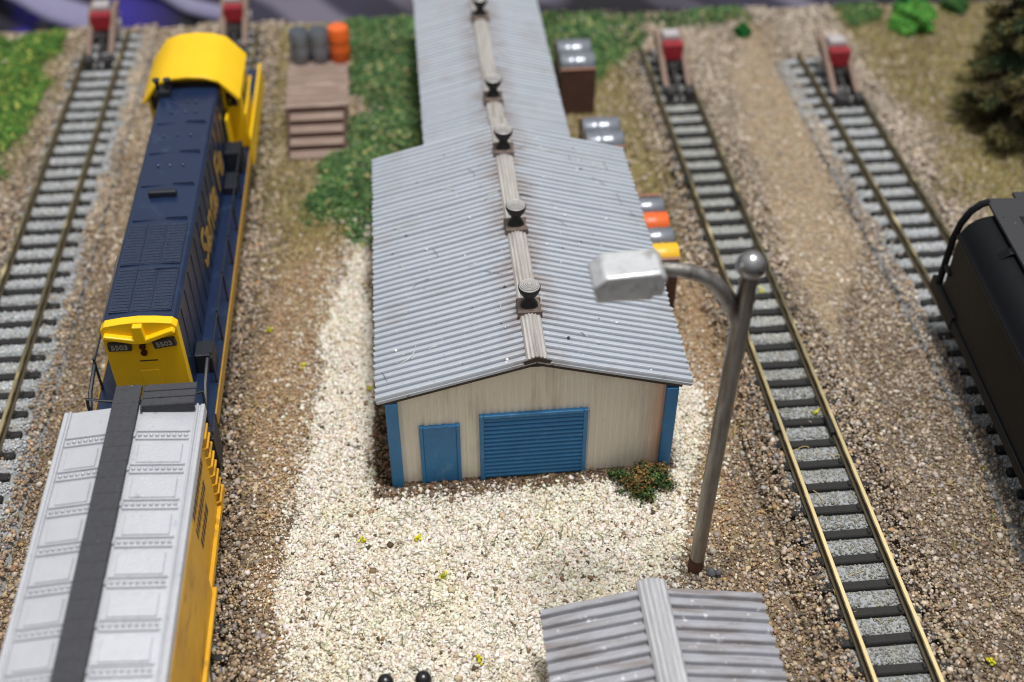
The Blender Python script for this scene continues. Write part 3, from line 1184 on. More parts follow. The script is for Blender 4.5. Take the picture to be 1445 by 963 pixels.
# ==================================================================== hut at the front
hut = thing('hut', 'small hut seen from above with a coarse corrugated grey roof', 'building', (3.0, 8.5, 0))
TIN2 = mat('hut_tin', S(170, 173, 182), rough=.5, metal=.2, col2=S(128, 124, 124), scale=2, amt=.8, stretch=(.7, 3, 1), bump=.15, bscale=20)
overlay(TIN2, S(110, 92, 80), .5, .68, 1.6, stretch=(.6, 4, 1), amt=.6)
overlay(TIN2, S(236, 238, 240), .62, .7, 6, amt=.7)
for ex, ez in ((1.38, 1.24), (4.66, 1.24)):
    b = MB()
    corrugated(b, 3.0, 1.6, ex, ez, 6.6, 10.2, .19, .08, .05, style=1)
    build('roof_panel', b, TIN2, hut)
RIDGE2 = mat('hut_ridge_tin', S(204, 206, 210), rough=.45, metal=.25, col2=S(150, 148, 150), scale=4, amt=.8, stretch=(9, .6, 3), bump=.3)
cap('ridge_cap', 6.55, 10.27, 1.61, hut, x0=3.0, w_=1.08, m=RIDGE2)
b = MB()
b.prism([(1.6, 0), (4.42, 0), (4.42, 1.2), (3.0, 1.5), (1.6, 1.2)], 'y', 6.75, 10.03)
build('wall', b, CREAM, hut)

# ==================================================================== black posts at the bottom edge
BLK = mat('black_gloss', S(22, 22, 25), rough=.25, spec=.6)
p0 = None
for i, (px, lb) in enumerate(((-.93, 'black round topped post in the white yard, the one nearer the boxcar'), (-.385, 'black round topped post in the white yard, the one nearer the hut'))):
    if p0 is None:
        b = MB()
        b.lathe([(.1, -.05), (.1, .55), (.125, .57), (.125, .72), (.105, .79), (.06, .83), (.005, .84)], n=18)
        p0 = build('bollard', b, BLK, smooth=40, base=(0, 0, 0))
        o = p0
    else:
        o = p0.copy()
        COL.objects.link(o)
    o.location = (px, 9.55, 0)
    tag(o, lb, 'bollard', 'black posts in the yard')

# ==================================================================== buffers
RED = mat('buffer_red', S(150, 34, 44), rough=.5, col2=S(110, 22, 32), scale=4, amt=.6)
OLDWOOD = mat('buffer_timber', S(140, 118, 106), rough=.8, col2=S(104, 86, 76), scale=4, amt=.7, stretch=(6, 1, 6), bump=.3)
GREYW = mat('buffer_head', S(176, 170, 172), rough=.7, col2=S(140, 134, 136), scale=5, amt=.6)
IRON = mat('iron_dark', S(42, 41, 44), rough=.6, col2=S(70, 64, 60), scale=6, amt=.5)
buf0 = None
for (bx, by, lb) in ((-8.33, 29.6, 'red and timber buffer stop ending the empty track beside the bright turf'), (-4.78, 29.75, 'red and timber buffer stop behind the blue engine'),
                     (6.82, 26.5, 'red and timber buffer stop ending the track right of the shed'), (11.05, 25.75, 'red and timber buffer stop ending the track of the black wagon')):
    if buf0 is None:
        t = thing('buffer_stop', lb, 'buffer stop', (0, 0, 0), 'red buffer stops at the ends of the tracks')
        for sd in (-1, 1):
            b = MB()
            b.prism([(0, .36), (.28, .36), (2.1, 1.0), (2.1, 1.12), (1.5, 1.12)][::1], 'x', sd * .34 - .08, sd * .34 + .08)
            build('strut', b, OLDWOOD, t, bevel=.02)
        b = MB()
        b.box(-.47, .47, 1.32, 1.62, .52, .72)
        b.box(-.4, .4, 1.3, 1.5, .36, .52)
        build('cross_beam', b, GREYW, t, bevel=.02)
        b = MB()
        b.box(-.3, .3, .93, 1.28, .66, 1.16)
        build('red_block', b, RED, t, bevel=.03)
        b = MB()
        b.box(-.24, .24, 1.285, 1.72, .76, 1.3)
        build('block_back', b, GREYW, t, bevel=.03)
        b = MB()
        b.box(-.13, .13, .72, 1.3, .36, .6)
        b.bar((0, -.5, .25), (0, .9, .5), .1, .1)
        b.box(-.4, -.16, -.45, -.1, .15, .42)
        b.box(.16, .4, -.45, -.1, .15, .42)
        build('stop_iron', b, IRON, t, bevel=.02)
        buf0 = t
        o = t
    else:
        o = copy_tree(buf0, label=lb)
    o.location = (bx, by + .1, .05)
    o.scale = (.88, .9, .88)

# ==================================================================== loading dock with steps, barrels
PLANK = mat('dock_plank', S(150, 130, 119), rough=.8, col2=S(116, 97, 88), scale=3, amt=.8, stretch=(.6, 5, 2), bump=.35)
overlay(PLANK, S(196, 178, 168), .56, .7, 2, stretch=(.5, 4, 1), amt=.6)
DOCKSIDE = mat('dock_timber_dark', S(84, 62, 54), rough=.85, col2=S(54, 40, 36), scale=4, amt=.7, bump=.3)
dock = thing('loading_dock', 'weathered brown plank loading platform with a flight of broad steps', 'platform', (-2.4, 25, 0))
b = MB()
yy = 25.86
while yy < 28.75:
    jx = rng.uniform(-.03, .03)
    b.box(-3.17 + jx, -1.61 + jx, yy, yy + .128, .63, .705 + rng.uniform(-.006, .006))
    yy += .14
build('deck', b, PLANK, dock, bevel=.012)
b = MB()
b.box(-3.08, -1.7, 25.93, 28.7, 0, .6)
build('dock_base', b, DOCKSIDE, dock)
st = MB()
for i in range(4):
    y1 = 25.84 - i * .355
    zt = .565 - i * .135
    st.box(-3.04, -1.75, y1 - .375, y1, zt - .075, zt)
build('steps', st, PLANK, dock, bevel=.012)
for xx in (-3.12, -1.76):
    st = MB()
    st.prism([(24.44, 0), (25.9, 0), (25.9, .6), (25.6, .5), (24.44, .06)], 'x', xx, xx + .08)
    build('stringer', st, DOCKSIDE, dock)
st = MB()
for i in range(4):
    y1 = 25.84 - i * .355
    zt = .565 - i * .135
    st.box(-3.03, -1.76, y1 - .04, y1 + .02, zt - .02, zt + .13)
build('riser', st, DOCKSIDE, dock)

DGREY = mat('drum_grey', S(92, 98, 106), rough=.38, metal=.35, col2=S(62, 64, 70), scale=3, amt=.7, bump=.15)
DSILV = mat('drum_silver', S(146, 152, 162), rough=.3, metal=.5, col2=S(90, 92, 98), scale=3, amt=.7, bump=.2)
DORNG = mat('drum_orange', S(226, 104, 40), rough=.42, col2=S(196, 80, 28), scale=3, amt=.6)
DYELL = mat('drum_yellow', S(232, 186, 40), rough=.42, col2=S(206, 156, 30), scale=3, amt=.6)


def drum_at(r, h, m, loc, axis, lb, group):
    t = thing('barrel', lb, 'barrel', loc, group)
    pr = [(.004, 0), (r * .965, 0), (r, .015)]
    for k in (1 / 3, 2 / 3):
        pr += [(r * .985, h * k - .045), (r * 1.035, h * k), (r * .985, h * k + .045)]
    pr += [(r, h - .015), (r * .965, h)]

    def loc_build(nm, bb, **kw):
        o = build(nm, bb, m, None, base=(0, 0, 0), **kw)
        o.parent = t
        o.location = (0, 0, 0)
        return o
    b = MB()
    b.lathe(pr, n=26, axis=axis)
    loc_build('shell', b, smooth=50)
    b = MB()
    b.lathe([(r * .95, h - .004), (r * .9, h + .016), (r * .84, h + .016), (r * .82, h + .004), (.01, h + .004)], n=26, axis=axis)
    loc_build('lid', b)
    if m is DGREY:
        t.children[-1].data.materials[0] = DSILV
    return t


drum_at(.25, .86, DGREY, (-2.84, 28.2, .705), 'z', 'dark grey barrel standing on the plank dock, outermost from the orange one', 'barrels on the dock')
drum_at(.25, .86, DGREY, (-2.335, 28.2, .705), 'z', 'dark grey barrel standing right beside the orange barrel on the dock', 'barrels on the dock')
drum_at(.26, .9, DORNG, (-1.82, 28.2, .705), 'z', 'bright orange barrel standing upright on the dock', 'barrels on the dock')

# ==================================================================== barrel racks right of the shed
BROWN = mat('rack_brown', S(86, 56, 44), rough=.8, col2=S(54, 36, 30), scale=3, amt=.8, bump=.3)
BROWNT = mat('rack_edge', S(150, 110, 90), rough=.8, col2=S(112, 80, 66), scale=3, amt=.7)


def rack(x0, x1, y0, n, label, drums, r=.27):
    y1 = y0 + n * (2 * r + .01) + .1
    t = thing('barrel_rack', label, 'rack', ((x0 + x1) / 2, (y0 + y1) / 2, 0), 'barrel racks along the right side of the shed')
    b = MB()
    b.box(x0, x1, y0, y0 + .07, 0, 1.32)
    b.box(x0, x1, y1 - .07, y1, 0, 1.34)
    b.box(x0, x0 + .06, y0 + .07, y1 - .07, 0, 1.0)
    b.box(x1 - .06, x1, y0 + .07, y1 - .07, 0, .9)
    b.box(x0 + .06, x1 - .06, y0 + .07, y1 - .07, .86, .92)
    build('rack_body', b, BROWN, t, bevel=.012)
    b = MB()
    b.box(x0 - .01, x1 + .01, y0 - .012, y0 + .08, 1.322, 1.36)
    build('rack_rim', b, BROWNT, t, bevel=.01)
    b = MB()
    b.box(x0 - .01, x1 + .01, y1 - .08, y1 + .012, 1.342, 1.38)
    build('rack_rim', b, BROWNT, t, bevel=.01)
    for i, (m, lb) in enumerate(drums):
        yy = y0 + .07 + r + .01 + i * (2 * r + .005)
        drum_at(r, .84, m, (x0 + .02, yy, .92 + r), 'x', lb, 'barrels lying in the racks')


rack(3.66, 4.54, 25.9, 2, 'tall brown rack holding two silver barrels beside the rear roof',
     [(DSILV, 'nearer silver barrel in the rack closest to the far edge'), (DSILV, 'farther silver barrel in the rack closest to the far edge')], r=.33)
rack(3.8, 4.66, 22.3, 2, 'low brown rack with two grey barrels beside the rear corner of the main roof',
     [(DGREY, 'nearer dark grey barrel in the rack behind the main roof corner'), (DGREY, 'farther dark grey barrel in the rack behind the main roof corner')], r=.3)
rack(4.22, 5.06, 18.15, 4, 'brown rack with yellow, orange and grey barrels under the right eave',
     [(DYELL, 'yellow barrel lying in the rack under the right eave'), (DSILV, 'grey barrel lying between the yellow and the orange one'),
      (DORNG, 'orange barrel lying in the rack under the right eave'), (DSILV, 'grey barrel behind the orange one in the rack under the eave')], r=.265)

# ==================================================================== boxcar
SILV = mat('silver_roof', S(187, 189, 194), rough=.4, metal=.25, col2=S(170, 172, 179), scale=2, amt=.6, bump=.3, bscale=30)
overlay(SILV, S(120, 120, 124), .64, .74, 5, amt=.5)
CARY = mat('car_yellow', S(222, 168, 8), rough=.5, col2=S(178, 128, 8), scale=1.5, amt=.7, bump=.15)
overlay(CARY, S(164, 112, 14), .48, .68, 1.2, amt=.5)
overlay(CARY, S(80, 48, 22), .6, .7, 3, stretch=(1, .5, 1.5), amt=.6)
WALK = mat('running_board_black', S(62, 63, 68), rough=.75, col2=S(44, 44, 48), scale=10, amt=.6, bump=.8, bscale=30)
overlay(WALK, S(150, 150, 155), .7, .76, 9, amt=.7)
BLACK = mat('underframe_black', S(30, 30, 33), rough=.6, col2=S(50, 46, 44), scale=5, amt=.5)
WHEEL = mat('wheel_steel', S(80, 76, 74), rough=.45, metal=.6)
CX = -4.59
Y0, Y1 = 4.4, 13.42
car = thing('boxcar', 'yellow boxcar with a ribbed silver roof and a dark running board', 'railway wagon', (CX, 9, .35))
b = MB()
b.box(CX - 1.0, CX + 1.0, Y0 + .02, Y1 - .02, .8, 2.68)
for sd in (-1, 1):
    b.box(CX + sd * 1.015 - .045, CX + sd * 1.015 + .045, Y0, Y1, .78, .92)
for k in range(7):                        # ribs of the far end
    b.box(CX - .92, CX + .92, Y1 - .02, Y1 + .03, .95 + k * .24, 1.07 + k * .24)
build('body', b, CARY, car, bevel=.015)
# sliding door with its rail, right side, toward the camera
b = MB()
b.box(CX + 1.005, CX + 1.075, 7.5, 11.25, .9, 2.6)
build('door', b, CARY, car, bevel=.02)
b = MB()
b.box(CX + 1.0, CX + 1.13, 6.0, 11.35, .8, .9)
build('door_rail', b, CARY, car, bevel=.02)
# rungs at the far right corner
for k in range(8):
    b = MB()
    zz = 1.0 + k * .21
    b.tube([(CX + .99, 12.95, zz), (CX + 1.05, 12.96, zz), (CX + 1.05, 13.29, zz), (CX + .99, 13.3, zz)], .026, 6)
    build('rung', b, CARY, car, smooth=True)
# roof: shallow gable with seam ribs, embossed panels and rivet rows
def roofz(x):
    return 2.86 - abs(x - CX) * .09


b = MB()
b.prism([(CX - 1.03, 2.66), (CX + 1.03, 2.66), (CX + 1.03, roofz(CX + 1.03)), (CX, 2.86), (CX - 1.03, roofz(CX - 1.03))], 'y', Y0, Y1)


def slab(b, x0, x1, y0, y1, h0, h1):
    """thin piece following the roof slope"""
    n0, n1 = roofz(x0), roofz(x1)
    b.add([(x0, y0, n0 + h0), (x1, y0, n1 + h0), (x1, y1, n1 + h0), (x0, y1, n0 + h0), (x0, y0, n0 + h1), (x1, y0, n1 + h1), (x1, y1, n1 + h1), (x0, y1, n0 + h1)],
          [(3, 2, 1, 0), (4, 5, 6, 7), (0, 1, 5, 4), (1, 2, 6, 5), (2, 3, 7, 6), (3, 0, 4, 7)])


def frame_slab(b, x0, x1, y0, y1, wd, h1):
    for q in ((x0, x1, y0, y0 + wd), (x0, x1, y1 - wd, y1), (x0, x0 + wd, y0, y1), (x1 - wd, x1, y0, y1)):
        slab(b, *q, -.02, h1)


ry = [12.76 - .68 * i for i in range(13)]
for yy in ry:
    for sd in (-1, 1):
        xa, xb = (CX + .13, CX + .9) if sd > 0 else (CX - .93, CX - .33)
        slab(b, xa, xb, yy - .1, yy - .065, -.02, .04)
        slab(b, xa, xb, yy + .065, yy + .1, -.02, .04)
        slab(b, xa + .07, xb - .07, yy - .56, yy - .19, -.02, .03)
        k = 9 if sd > 0 else 7
        for i in range(k):
            xx = xa + .05 + (xb - xa - .1) * i / (k - 1)
            b.lathe([(.034, -.02), (.032, .025), (.012, .045)], c=(xx, yy, roofz(xx)), n=7)
for yy in ry:
    b.box(CX - .32, CX + .13, yy - .05, yy + .05, 2.8, 2.897)
roof = build('roof', b, SILV, car, bevel=.01, seg=1)
b = MB()
for sd in (-1, 1):
    xe = CX + sd * 1.0
    b.box(min(xe, xe + sd * .07), max(xe, xe + sd * .07), Y0 - .01, Y1 + .01, 2.6, 2.79)
    xi = CX + sd * .945
    slab(b, min(xi, xi + sd * .035), max(xi, xi + sd * .035), Y0, Y1, -.02, .05)
build('roof_edge', b, SILV, roof, bevel=.02)
b = MB()
bx0, bx1 = CX - .3, CX + .1
yy = Y0 - .15
while yy < Y1 + .3:
    b.box(bx0, bx1, yy, min(yy + .303, Y1 + .34), 2.9, 2.965)
    yy += .304
rb_ = build('running_board', b, WALK, car, bevel=.004, seg=1)
b = MB()
for k in range(3):
    b.box(CX + .15, CX + .95, Y1 - .14 + k * .155, Y1 + k * .155, 2.93, 2.98)
b.box(CX + .15, CX + .95, Y1 - .16, Y1 - .14, 2.8, 2.98)
b.box(CX + .13, CX + .16, Y1 - .2, Y1 + .33, 2.88, 2.95)
build('brake_platform', b, WALK, car, bevel=.012)
# weathered lettering (illegible dark marks on the side)
MARK = mat('lettering_dark', S(70, 46, 26), rough=.6)
xr = CX + 1.001
for row, (z0, y_a, y_b) in enumerate(((2.2, 11.55, 12.6), (1.85, 11.5, 12.5), (1.5, 11.6, 12.3))):
    b = MB()
    yy = y_a
    while yy < y_b:
        ww = rng.uniform(.05, .11)
        b.box(xr, xr + .004, yy, yy + ww, z0, z0 + .2)
        yy += ww + .045
    build('lettering', b, MARK, car)
# underframe, trucks, coupler
b = MB()
b.box(CX - .5, CX + .5, Y0 + .1, Y1 - .1, .62, .8)
build('underframe', b, BLACK, car)


def truck(parent, cx, cy, half=.55, n=2, wr=.27, m=BLACK):
    b = MB()
    for sd in (-1, 1):
        b.prism([(cy - half - .28, .5), (cy - half - .2, .74), (cy - .22, .8), (cy + .22, .8), (cy + half + .2, .74), (cy + half + .28, .5), (cy + half, .46), (cy + .3, .52), (cy - .3, .52), (cy - half, .46)], 'x', cx + sd * .62 - .07, cx + sd * .62 + .07)
    b.box(cx - .58, cx + .58, cy - .16, cy + .16, .5, .7)
    t = build('truck', b, m, parent, bevel=.015)
    b = MB()
    for i in range(n):
        yy = cy - half + 2 * half * i / (n - 1)
        for sd in (-1, 1):
            b.lathe([(wr + .06, -.04), (wr + .06, -.005), (wr, .0), (wr * .98, .1), (wr * .7, .11), (.01, .09)] if sd > 0 else
                    [(.01, -.09), (wr * .7, -.11), (wr * .98, -.1), (wr, 0), (wr + .06, .005), (wr + .06, .04)], c=(cx + sd * .45, yy, .355 + wr), axis='x', n=20)
        b.lathe([(.05, -.45), (.05, .45)], c=(cx, yy, .355 + wr), axis='x', n=10)
    build('wheelset', b, WHEEL, t, smooth=40)
    return t


truck(car, float(bcen(11.7)), 11.7)
truck(car, float(bcen(6)) - .5, 6.0)
b = MB()
b.box(CX - .1, CX + .1, Y1, Y1 + .32, .72, .9)
b.box(CX - .16, CX + .16, Y1 + .26, Y1 + .44, .7, .95)
build('coupler', b, BLACK, car, bevel=.03)

# ==================================================================== blue and yellow engine
NAVY = mat('engine_navy', S(25, 40, 70), rough=.3, col2=S(19, 32, 56), scale=1.4, amt=.7, bump=.15, bscale=16)
overlay(NAVY, S(58, 78, 108), .6, .74, 2, amt=.4)
YEL = mat('engine_yellow', S(236, 192, 8), rough=.42, col2=S(222, 174, 6), scale=1.5, amt=.6, bump=.1)
STRIPE = mat('stripe_gold', S(176, 136, 44), rough=.5, col2=S(140, 106, 40), scale=3, amt=.8)
GOLD = mat('lettering_gold', S(156, 122, 58), rough=.5)
NBLACK = mat('engine_black', S(22, 25, 34), rough=.5, col2=S(36, 40, 52), scale=4, amt=.5)
GRILL = mat('radiator_grille', S(27, 43, 69), rough=.45, col2=S(22, 35, 58), scale=30, amt=.8, bump=.8, bscale=40)
WINDOW = mat('cab_window', S(24, 22, 24), rough=.15)
BOARDW = mat('number_board', S(54, 50, 46), rough=.5)
WHITE_ = mat('number_white', S(150, 148, 138), rough=.6)
EX = -4.755
loco = thing('locomotive', 'dark blue diesel engine with yellow cab and yellow end, coupled to the boxcar', 'locomotive', (EX, 20, .35))
HZ = 3.0
b = MB()
hood = [(EX - .615, 1.3), (EX + .615, 1.3), (EX + .615, 2.92), (EX + .565, 2.985), (EX, HZ + .012), (EX - .565, 2.985), (EX - .615, 2.92)]
b.prism(hood, 'y', 15.3, 23.2)
# seams, lifting tabs and door edges
for yy in (21.5, 20.38, 19.24, 18.12, 16.6):
    b.box(EX - .5, EX + .5, yy - .012, yy + .012, HZ - .05, HZ + .016)
    b.box(EX + .1, EX + .48, yy + .014, yy + .045, HZ - .05, HZ + .04)
for yy in (22.3, 21.9, 21.0, 19.9):
    for xx in (-.3, .0, .25):
        b.lathe([(.03, -.03), (.03, .03), (.012, .04)], c=(EX + xx + rng.uniform(-.05, .05), yy, HZ), n=8)
for k in range(15):
    yy = 15.7 + k * .5
    b.box(EX + .6, EX + .63, yy, yy + .02, 1.4, 2.85)
hd = build('hood', b, NAVY, loco, bevel=.006, seg=1)
b = MB()
for j in range(2):
    for i in range(3):
        b.box(EX - .52 + i * .35, EX - .52 + i * .35 + .33, 15.5 + j * 1.28, 15.5 + j * 1.28 + 1.2, HZ - .03, HZ + .016)
        for q in range(14):
            yy = 15.53 + j * 1.28 + q * .083
            b.box(EX - .5 + i * .35, EX - .5 + i * .35 + .29, yy, yy + .066, HZ + .0, HZ + .024)
build('radiator_grille', b, GRILL, hd)
b = MB()
b.box(EX - .3, EX + .22, 18.82, 18.95, HZ - .02, HZ + .13)
build('exhaust_stack', b, NBLACK, hd, bevel=.03)
b = MB()
b.box(EX - .62, EX - .34, 22.55, 22.85, HZ - .05, HZ + .12)
for xx in (-.6, -.38):
    b.lathe([(.05, 0), (.035, .12), (.06, .2), (.085, .25), (.03, .26)], c=(EX + xx, 22.7, HZ + .1), n=12)
build('horn', b, NBLACK, hd, smooth=50)
# yellow end of the long hood
b = MB()
pr = [(EX - .625, 1.3), (EX + .625, 1.3), (EX + .625, 2.92), (EX + .55, 3.0), (EX + .28, 3.04), (EX, 3.06), (EX - .28, 3.04), (EX - .55, 3.0), (EX - .625, 2.92)]
b.prism(pr, 'y', 15.16, 15.34)
b.box(EX - .16, EX + .16, 15.152, 15.18, 1.35, 2.0)
end = build('hood_end', b, YEL, loco, bevel=.035, seg=3)
b = MB()      # brow over the number boards, dipping to the lamp housing
b.prism([(EX - .6, 2.8), (EX - .1, 2.66), (EX + .1, 2.66), (EX + .6, 2.86), (EX + .56, 2.93), (EX + .1, 2.76), (EX + .08, 3.03), (EX - .08, 3.03), (EX - .1, 2.76), (EX - .56, 2.87)], 'y', 15.06, 15.2)
build('brow', b, YEL, end, bevel=.02)
b = MB()
for zz in (2.56, 2.42):
    b.lathe([(.055, 0), (.055, .05), (.01, .05)], c=(EX, 15.1, zz), axis='y', n=14)
LAMPD = mat('headlight_dark', S(70, 28, 20), rough=.2)
build('headlight', b, LAMPD, end)
for sd, rot in ((-1, -.03), (1, .14)):
    xc, zc = EX + sd * .37, 2.58 + (.03 if sd > 0 else 0)
    r_, u_ = (math.cos(rot), 0, math.sin(rot)), (-math.sin(rot), 0, math.cos(rot))
    nb = MB()
    vs = []
    for yy in (15.1, 15.18):
        for (a, c_) in ((-.19, -.085), (.19, -.085), (.19, .085), (-.19, .085)):
            vs.append((xc + a * r_[0] + c_ * u_[0], yy, zc + a * r_[2] + c_ * u_[2]))
    nb.add(vs, [(0, 1, 2, 3), (7, 6, 5, 4), (0, 4, 5, 1), (1, 5, 6, 2), (2, 6, 7, 3), (3, 7, 4, 0)])
    nbo = build('number_board', nb, BOARDW, end, bevel=.015)
    text('number', '5503', .14, WHITE_, nbo, (xc, 15.094, zc), r_, u_, extrude=.003, off=.004)
b = MB()
b.box(EX - .12, EX + .18, 15.155, 15.17, 2.2, 2.225)
build('end_marking', b, MARK, end)
# walkway and sill
b = MB()
b.box(EX - 1.02, EX + 1.02, 14.3, 26.8, 1.14, 1.3)
wk = build('walkway', b, NAVY, loco, bevel=.01)
b = MB()
for sd in (-1, 1):
    x0 = EX + sd * 1.02
    b.box(min(x0, x0 + sd * .03), max(x0, x0 + sd * .03), 14.7, 26.6, 1.04, 1.31)
build('sill_stripe', b, STRIPE, wk, bevel=.01)
for q in ((.95, 15.75, 16.15, 1.72), (.98, 22.1, 22.55, 1.85), (.9, 21.3, 21.9, 1.5)):
    b = MB()      # battery and sand boxes along the walkway
    b.box(EX + .63, EX + q[0], q[1], q[2], 1.3, q[3])
    build('walkway_box', b, NBLACK, loco, bevel=.015)
# hand rails
b = MB()
for sd in (-1, 1):
    xx = EX + sd * .99
    b.tube([(xx, 15.4, 1.95), (xx, 18, 1.98), (xx, 22.3, 1.98)], .018, 6)
    for k in range(7):
        yy = 15.5 + k * 1.13
        b.tube([(xx, yy, 1.25), (xx, yy, 2.02)], .024, 6)
build('handrail', b, NBLACK, loco, smooth=True)
for sd in (-1, 1):
    b = MB()
    xx = EX + sd * .95
    b.tube([(xx, 15.35, 2.0), (xx, 14.8, 1.9), (xx, 14.42, 1.6), (xx, 14.35, 1.0), (xx, 14.35, .6)], .035, 6)
    b.tube([(EX + sd * .3, 14.5, 1.3), (EX + sd * .3, 14.5, 1.88), (xx, 14.55, 1.98), (xx, 14.38, 1.3)], .03, 6)
    build('end_rail', b, NBLACK, loco, smooth=True)
RAILG = mat('grab_rail', S(110, 104, 98), rough=.5, metal=.4)
b = MB()
b.tube([(EX - .6, 15.45, 2.5), (EX - .69, 15.45, 2.7), (EX - .69, 17.4, 2.75), (EX - .6, 17.4, 2.5)], .03, 6)
build('grab_rail', b, RAILG, loco, smooth=True)
# steps and end plate
b = MB()
b.box(EX - 1.0, EX + 1.0, 14.18, 14.32, .75, 1.4)
for sd in (-1, 1):
    for k in range(3):
        b.box(EX + sd * .85 - .18, EX + sd * .85 + .18, 14.2 + k * .02, 14.65, .5 + k * .22, .54 + k * .22)
    b.box(EX + sd * 1.0 - .03, EX + sd * 1.0 + .03, 14.2, 14.7, .42, 1.2)
build('end_step', b, NBLACK, loco, bevel=.015)
# cab
b = MB()
b.prism([(EX - .98, 1.3), (EX + 1.0, 1.3), (EX + 1.0, 2.72), (EX + .62, 3.14), (EX, 3.2), (EX - .62, 3.14), (EX - .98, 2.72)], 'y', 23.2, 24.7)
b.box(EX - .6, EX + .6, 24.7, 26.0, 1.3, 2.35)
cab = build('cab', b, YEL, loco, bevel=.02)
b = MB()
out = [(-1.03, 2.72), (-.66, 3.18), (-.36, 3.28), (0, 3.31), (.36, 3.28), (.66, 3.18), (1.05, 2.72)]
inn = [(x_ * .95, z_ - .07) for x_, z_ in out[::-1]]
b.prism([(EX + x_, z_) for x_, z_ in out + inn], 'y', 22.85, 24.85)
build('cab_roof', b, YEL, cab, bevel=.02, smooth=38)
for sd in (-1, 1):
    b = MB()
    b.box(EX + sd * .8 - .12, EX + sd * .8 + .12, 23.17, 23.25, 2.35, 2.68)
    build('window', b, WINDOW, cab, bevel=.03)
    b = MB()
    xw = EX + (1.0 if sd > 0 else -.98)
    b.box(xw - .02, xw + .02, 23.5, 24.4, 2.15, 2.62)
    build('window', b, WINDOW, cab, bevel=.02)
b = MB()
b.box(EX + 1.04, EX + 1.1, 23.0, 26.5, .95, 1.6)
b.box(EX + .66, EX + .72, 22.7, 23.2, 1.3, 2.3)
b.tube([(EX + 1.07, 23.0, 1.6), (EX + 1.07, 23.0, 2.25), (EX + 1.07, 24.6, 2.3)], .03, 6)
build('side_panel', b, YEL, cab, bevel=.015)
# lettering on the hood side, reads from the right
text('lettering', 'Santa Fe', 1.06, GOLD, hd, (EX + .634, 19.95, 2.06), (0, 1, 0), (0, 0, 1), extrude=.004, off=.022)
# fuel tank, trucks, coupler
b = MB()
b.prism([(EX - .75, .55), (EX + .75, .55), (EX + .85, .75), (EX + .85, 1.14), (EX - .85, 1.14), (EX - .85, .75)], 'y', 18.9, 21.8)
build('fuel_tank', b, NBLACK, loco, bevel=.03)
truck(loco, -4.74, 17.0, .9, 3, .29, NBLACK)
truck(loco, -4.74, 24.0, .9, 3, .29, NBLACK)
b = MB()
b.box(EX - .1, EX + .1, 13.95, 14.2, .72, .9)
b.box(EX - .16, EX + .16, 13.88, 14.04, .7, .95)
build('coupler', b, BLACK, loco, bevel=.03)

# ==================================================================== black tank wagon at the right edge
WBLK = mat('wagon_black', S(8, 10, 14), rough=.5, col2=S(11, 13, 17), scale=2, amt=.6, spec=.2, bump=.15)
WDECK = mat('wagon_deck', S(44, 45, 49), rough=.7, col2=S(42, 42, 46), scale=6, amt=.5, bump=.5, bscale=20)
overlay(WDECK, S(140, 140, 142), .7, .76, 7, amt=.6)
WX = 10.95
wag = thing('tank_wagon', 'black wagon with rounded shoulders, an end hoop and a flat walkway on top', 'railway wagon', (WX, 16.9, .35))
WY0, WY1 = 6.0, 16.75
b = MB()
sec = [(-1.0, 1.2), (-1.0, 2.5), (-1.045, 2.53), (-1.045, 2.6), (-1.0, 2.63), (-.97, 2.7), (-.9, 2.82), (-.78, 2.93), (-.62, 3.0), (-.42, 3.04)]
full = sec + [(-x_, z_) for x_, z_ in sec[::-1]]
b.prism([(WX + x_, z_) for x_, z_ in full], 'y', WY0, WY1)
for yy in (15.6, 13.5, 11.4, 9.3):        # cross bearers under the walkway
    b.prism([(WX - .8, 2.9), (WX - .58, 3.09), (WX + .58, 3.09), (WX + .8, 2.9)], 'y', yy - .09, yy + .09)
build('tank_body', b, WBLK, wag, bevel=.02, smooth=35)
b = MB()
b.box(WX - .53, WX + .53, WY0, 17.1, 3.1, 3.16)
b.box(WX + .02, WX + .53, 17.1, 17.3, 3.1, 3.16)
for yy in (16.5, 15.2, 14.6, 12.5, 9.8):
    for xx in (-.4, -.1):
        b.lathe([(.018, -.01), (.018, .012)], c=(WX + xx, yy, 3.16), n=8)
dk = build('top_walkway', b, WDECK, wag, bevel=.01)
b = MB()
b.box(WX - .12, WX + .2, 16.1, 16.5, 3.15, 3.172)
build('deck_opening', b, WINDOW, dk)
b = MB()
b.box(WX - 1.04, WX + 1.04, WY0, 16.8, 1.02, 1.2)
for sd in (-1, 1):
    b.box(WX + sd * 1.0 - .06, WX + sd * 1.0 + .06, 15.9, 17.2, .98, 1.3)
b.box(WX - 1.0, WX + 1.0, 16.8, 16.9, .9, 1.25)
b.box(WX - .15, WX + .15, 16.9, 17.5, .8, 1.0)
build('sill', b, WBLK, wag, bevel=.02)
for sd in (-1, 1):
    b = MB()
    pts = [(WX + sd * .5, 17.02, 3.13), (WX + sd * .64, 17.0, 3.1), (WX + sd * .8, 16.98, 2.96), (WX + sd * .93, 16.96, 2.7), (WX + sd * .99, 16.95, 2.35), (WX + sd * 1.0, 16.95, 1.8), (WX + sd * 1.0, 16.95, 1.25)]
    b.tube(pts, .07, 8)
    b.bar((WX + sd * 1.0, 16.6, 1.75), (WX + sd * 1.0, 16.98, 1.75), .07, .07)
    build('end_hoop', b, WBLK, wag, smooth=True)
truck(wag, WX, 15.2)
truck(wag, WX, 8.0)
wag.rotation_euler = (0, 0, R(-4.3))

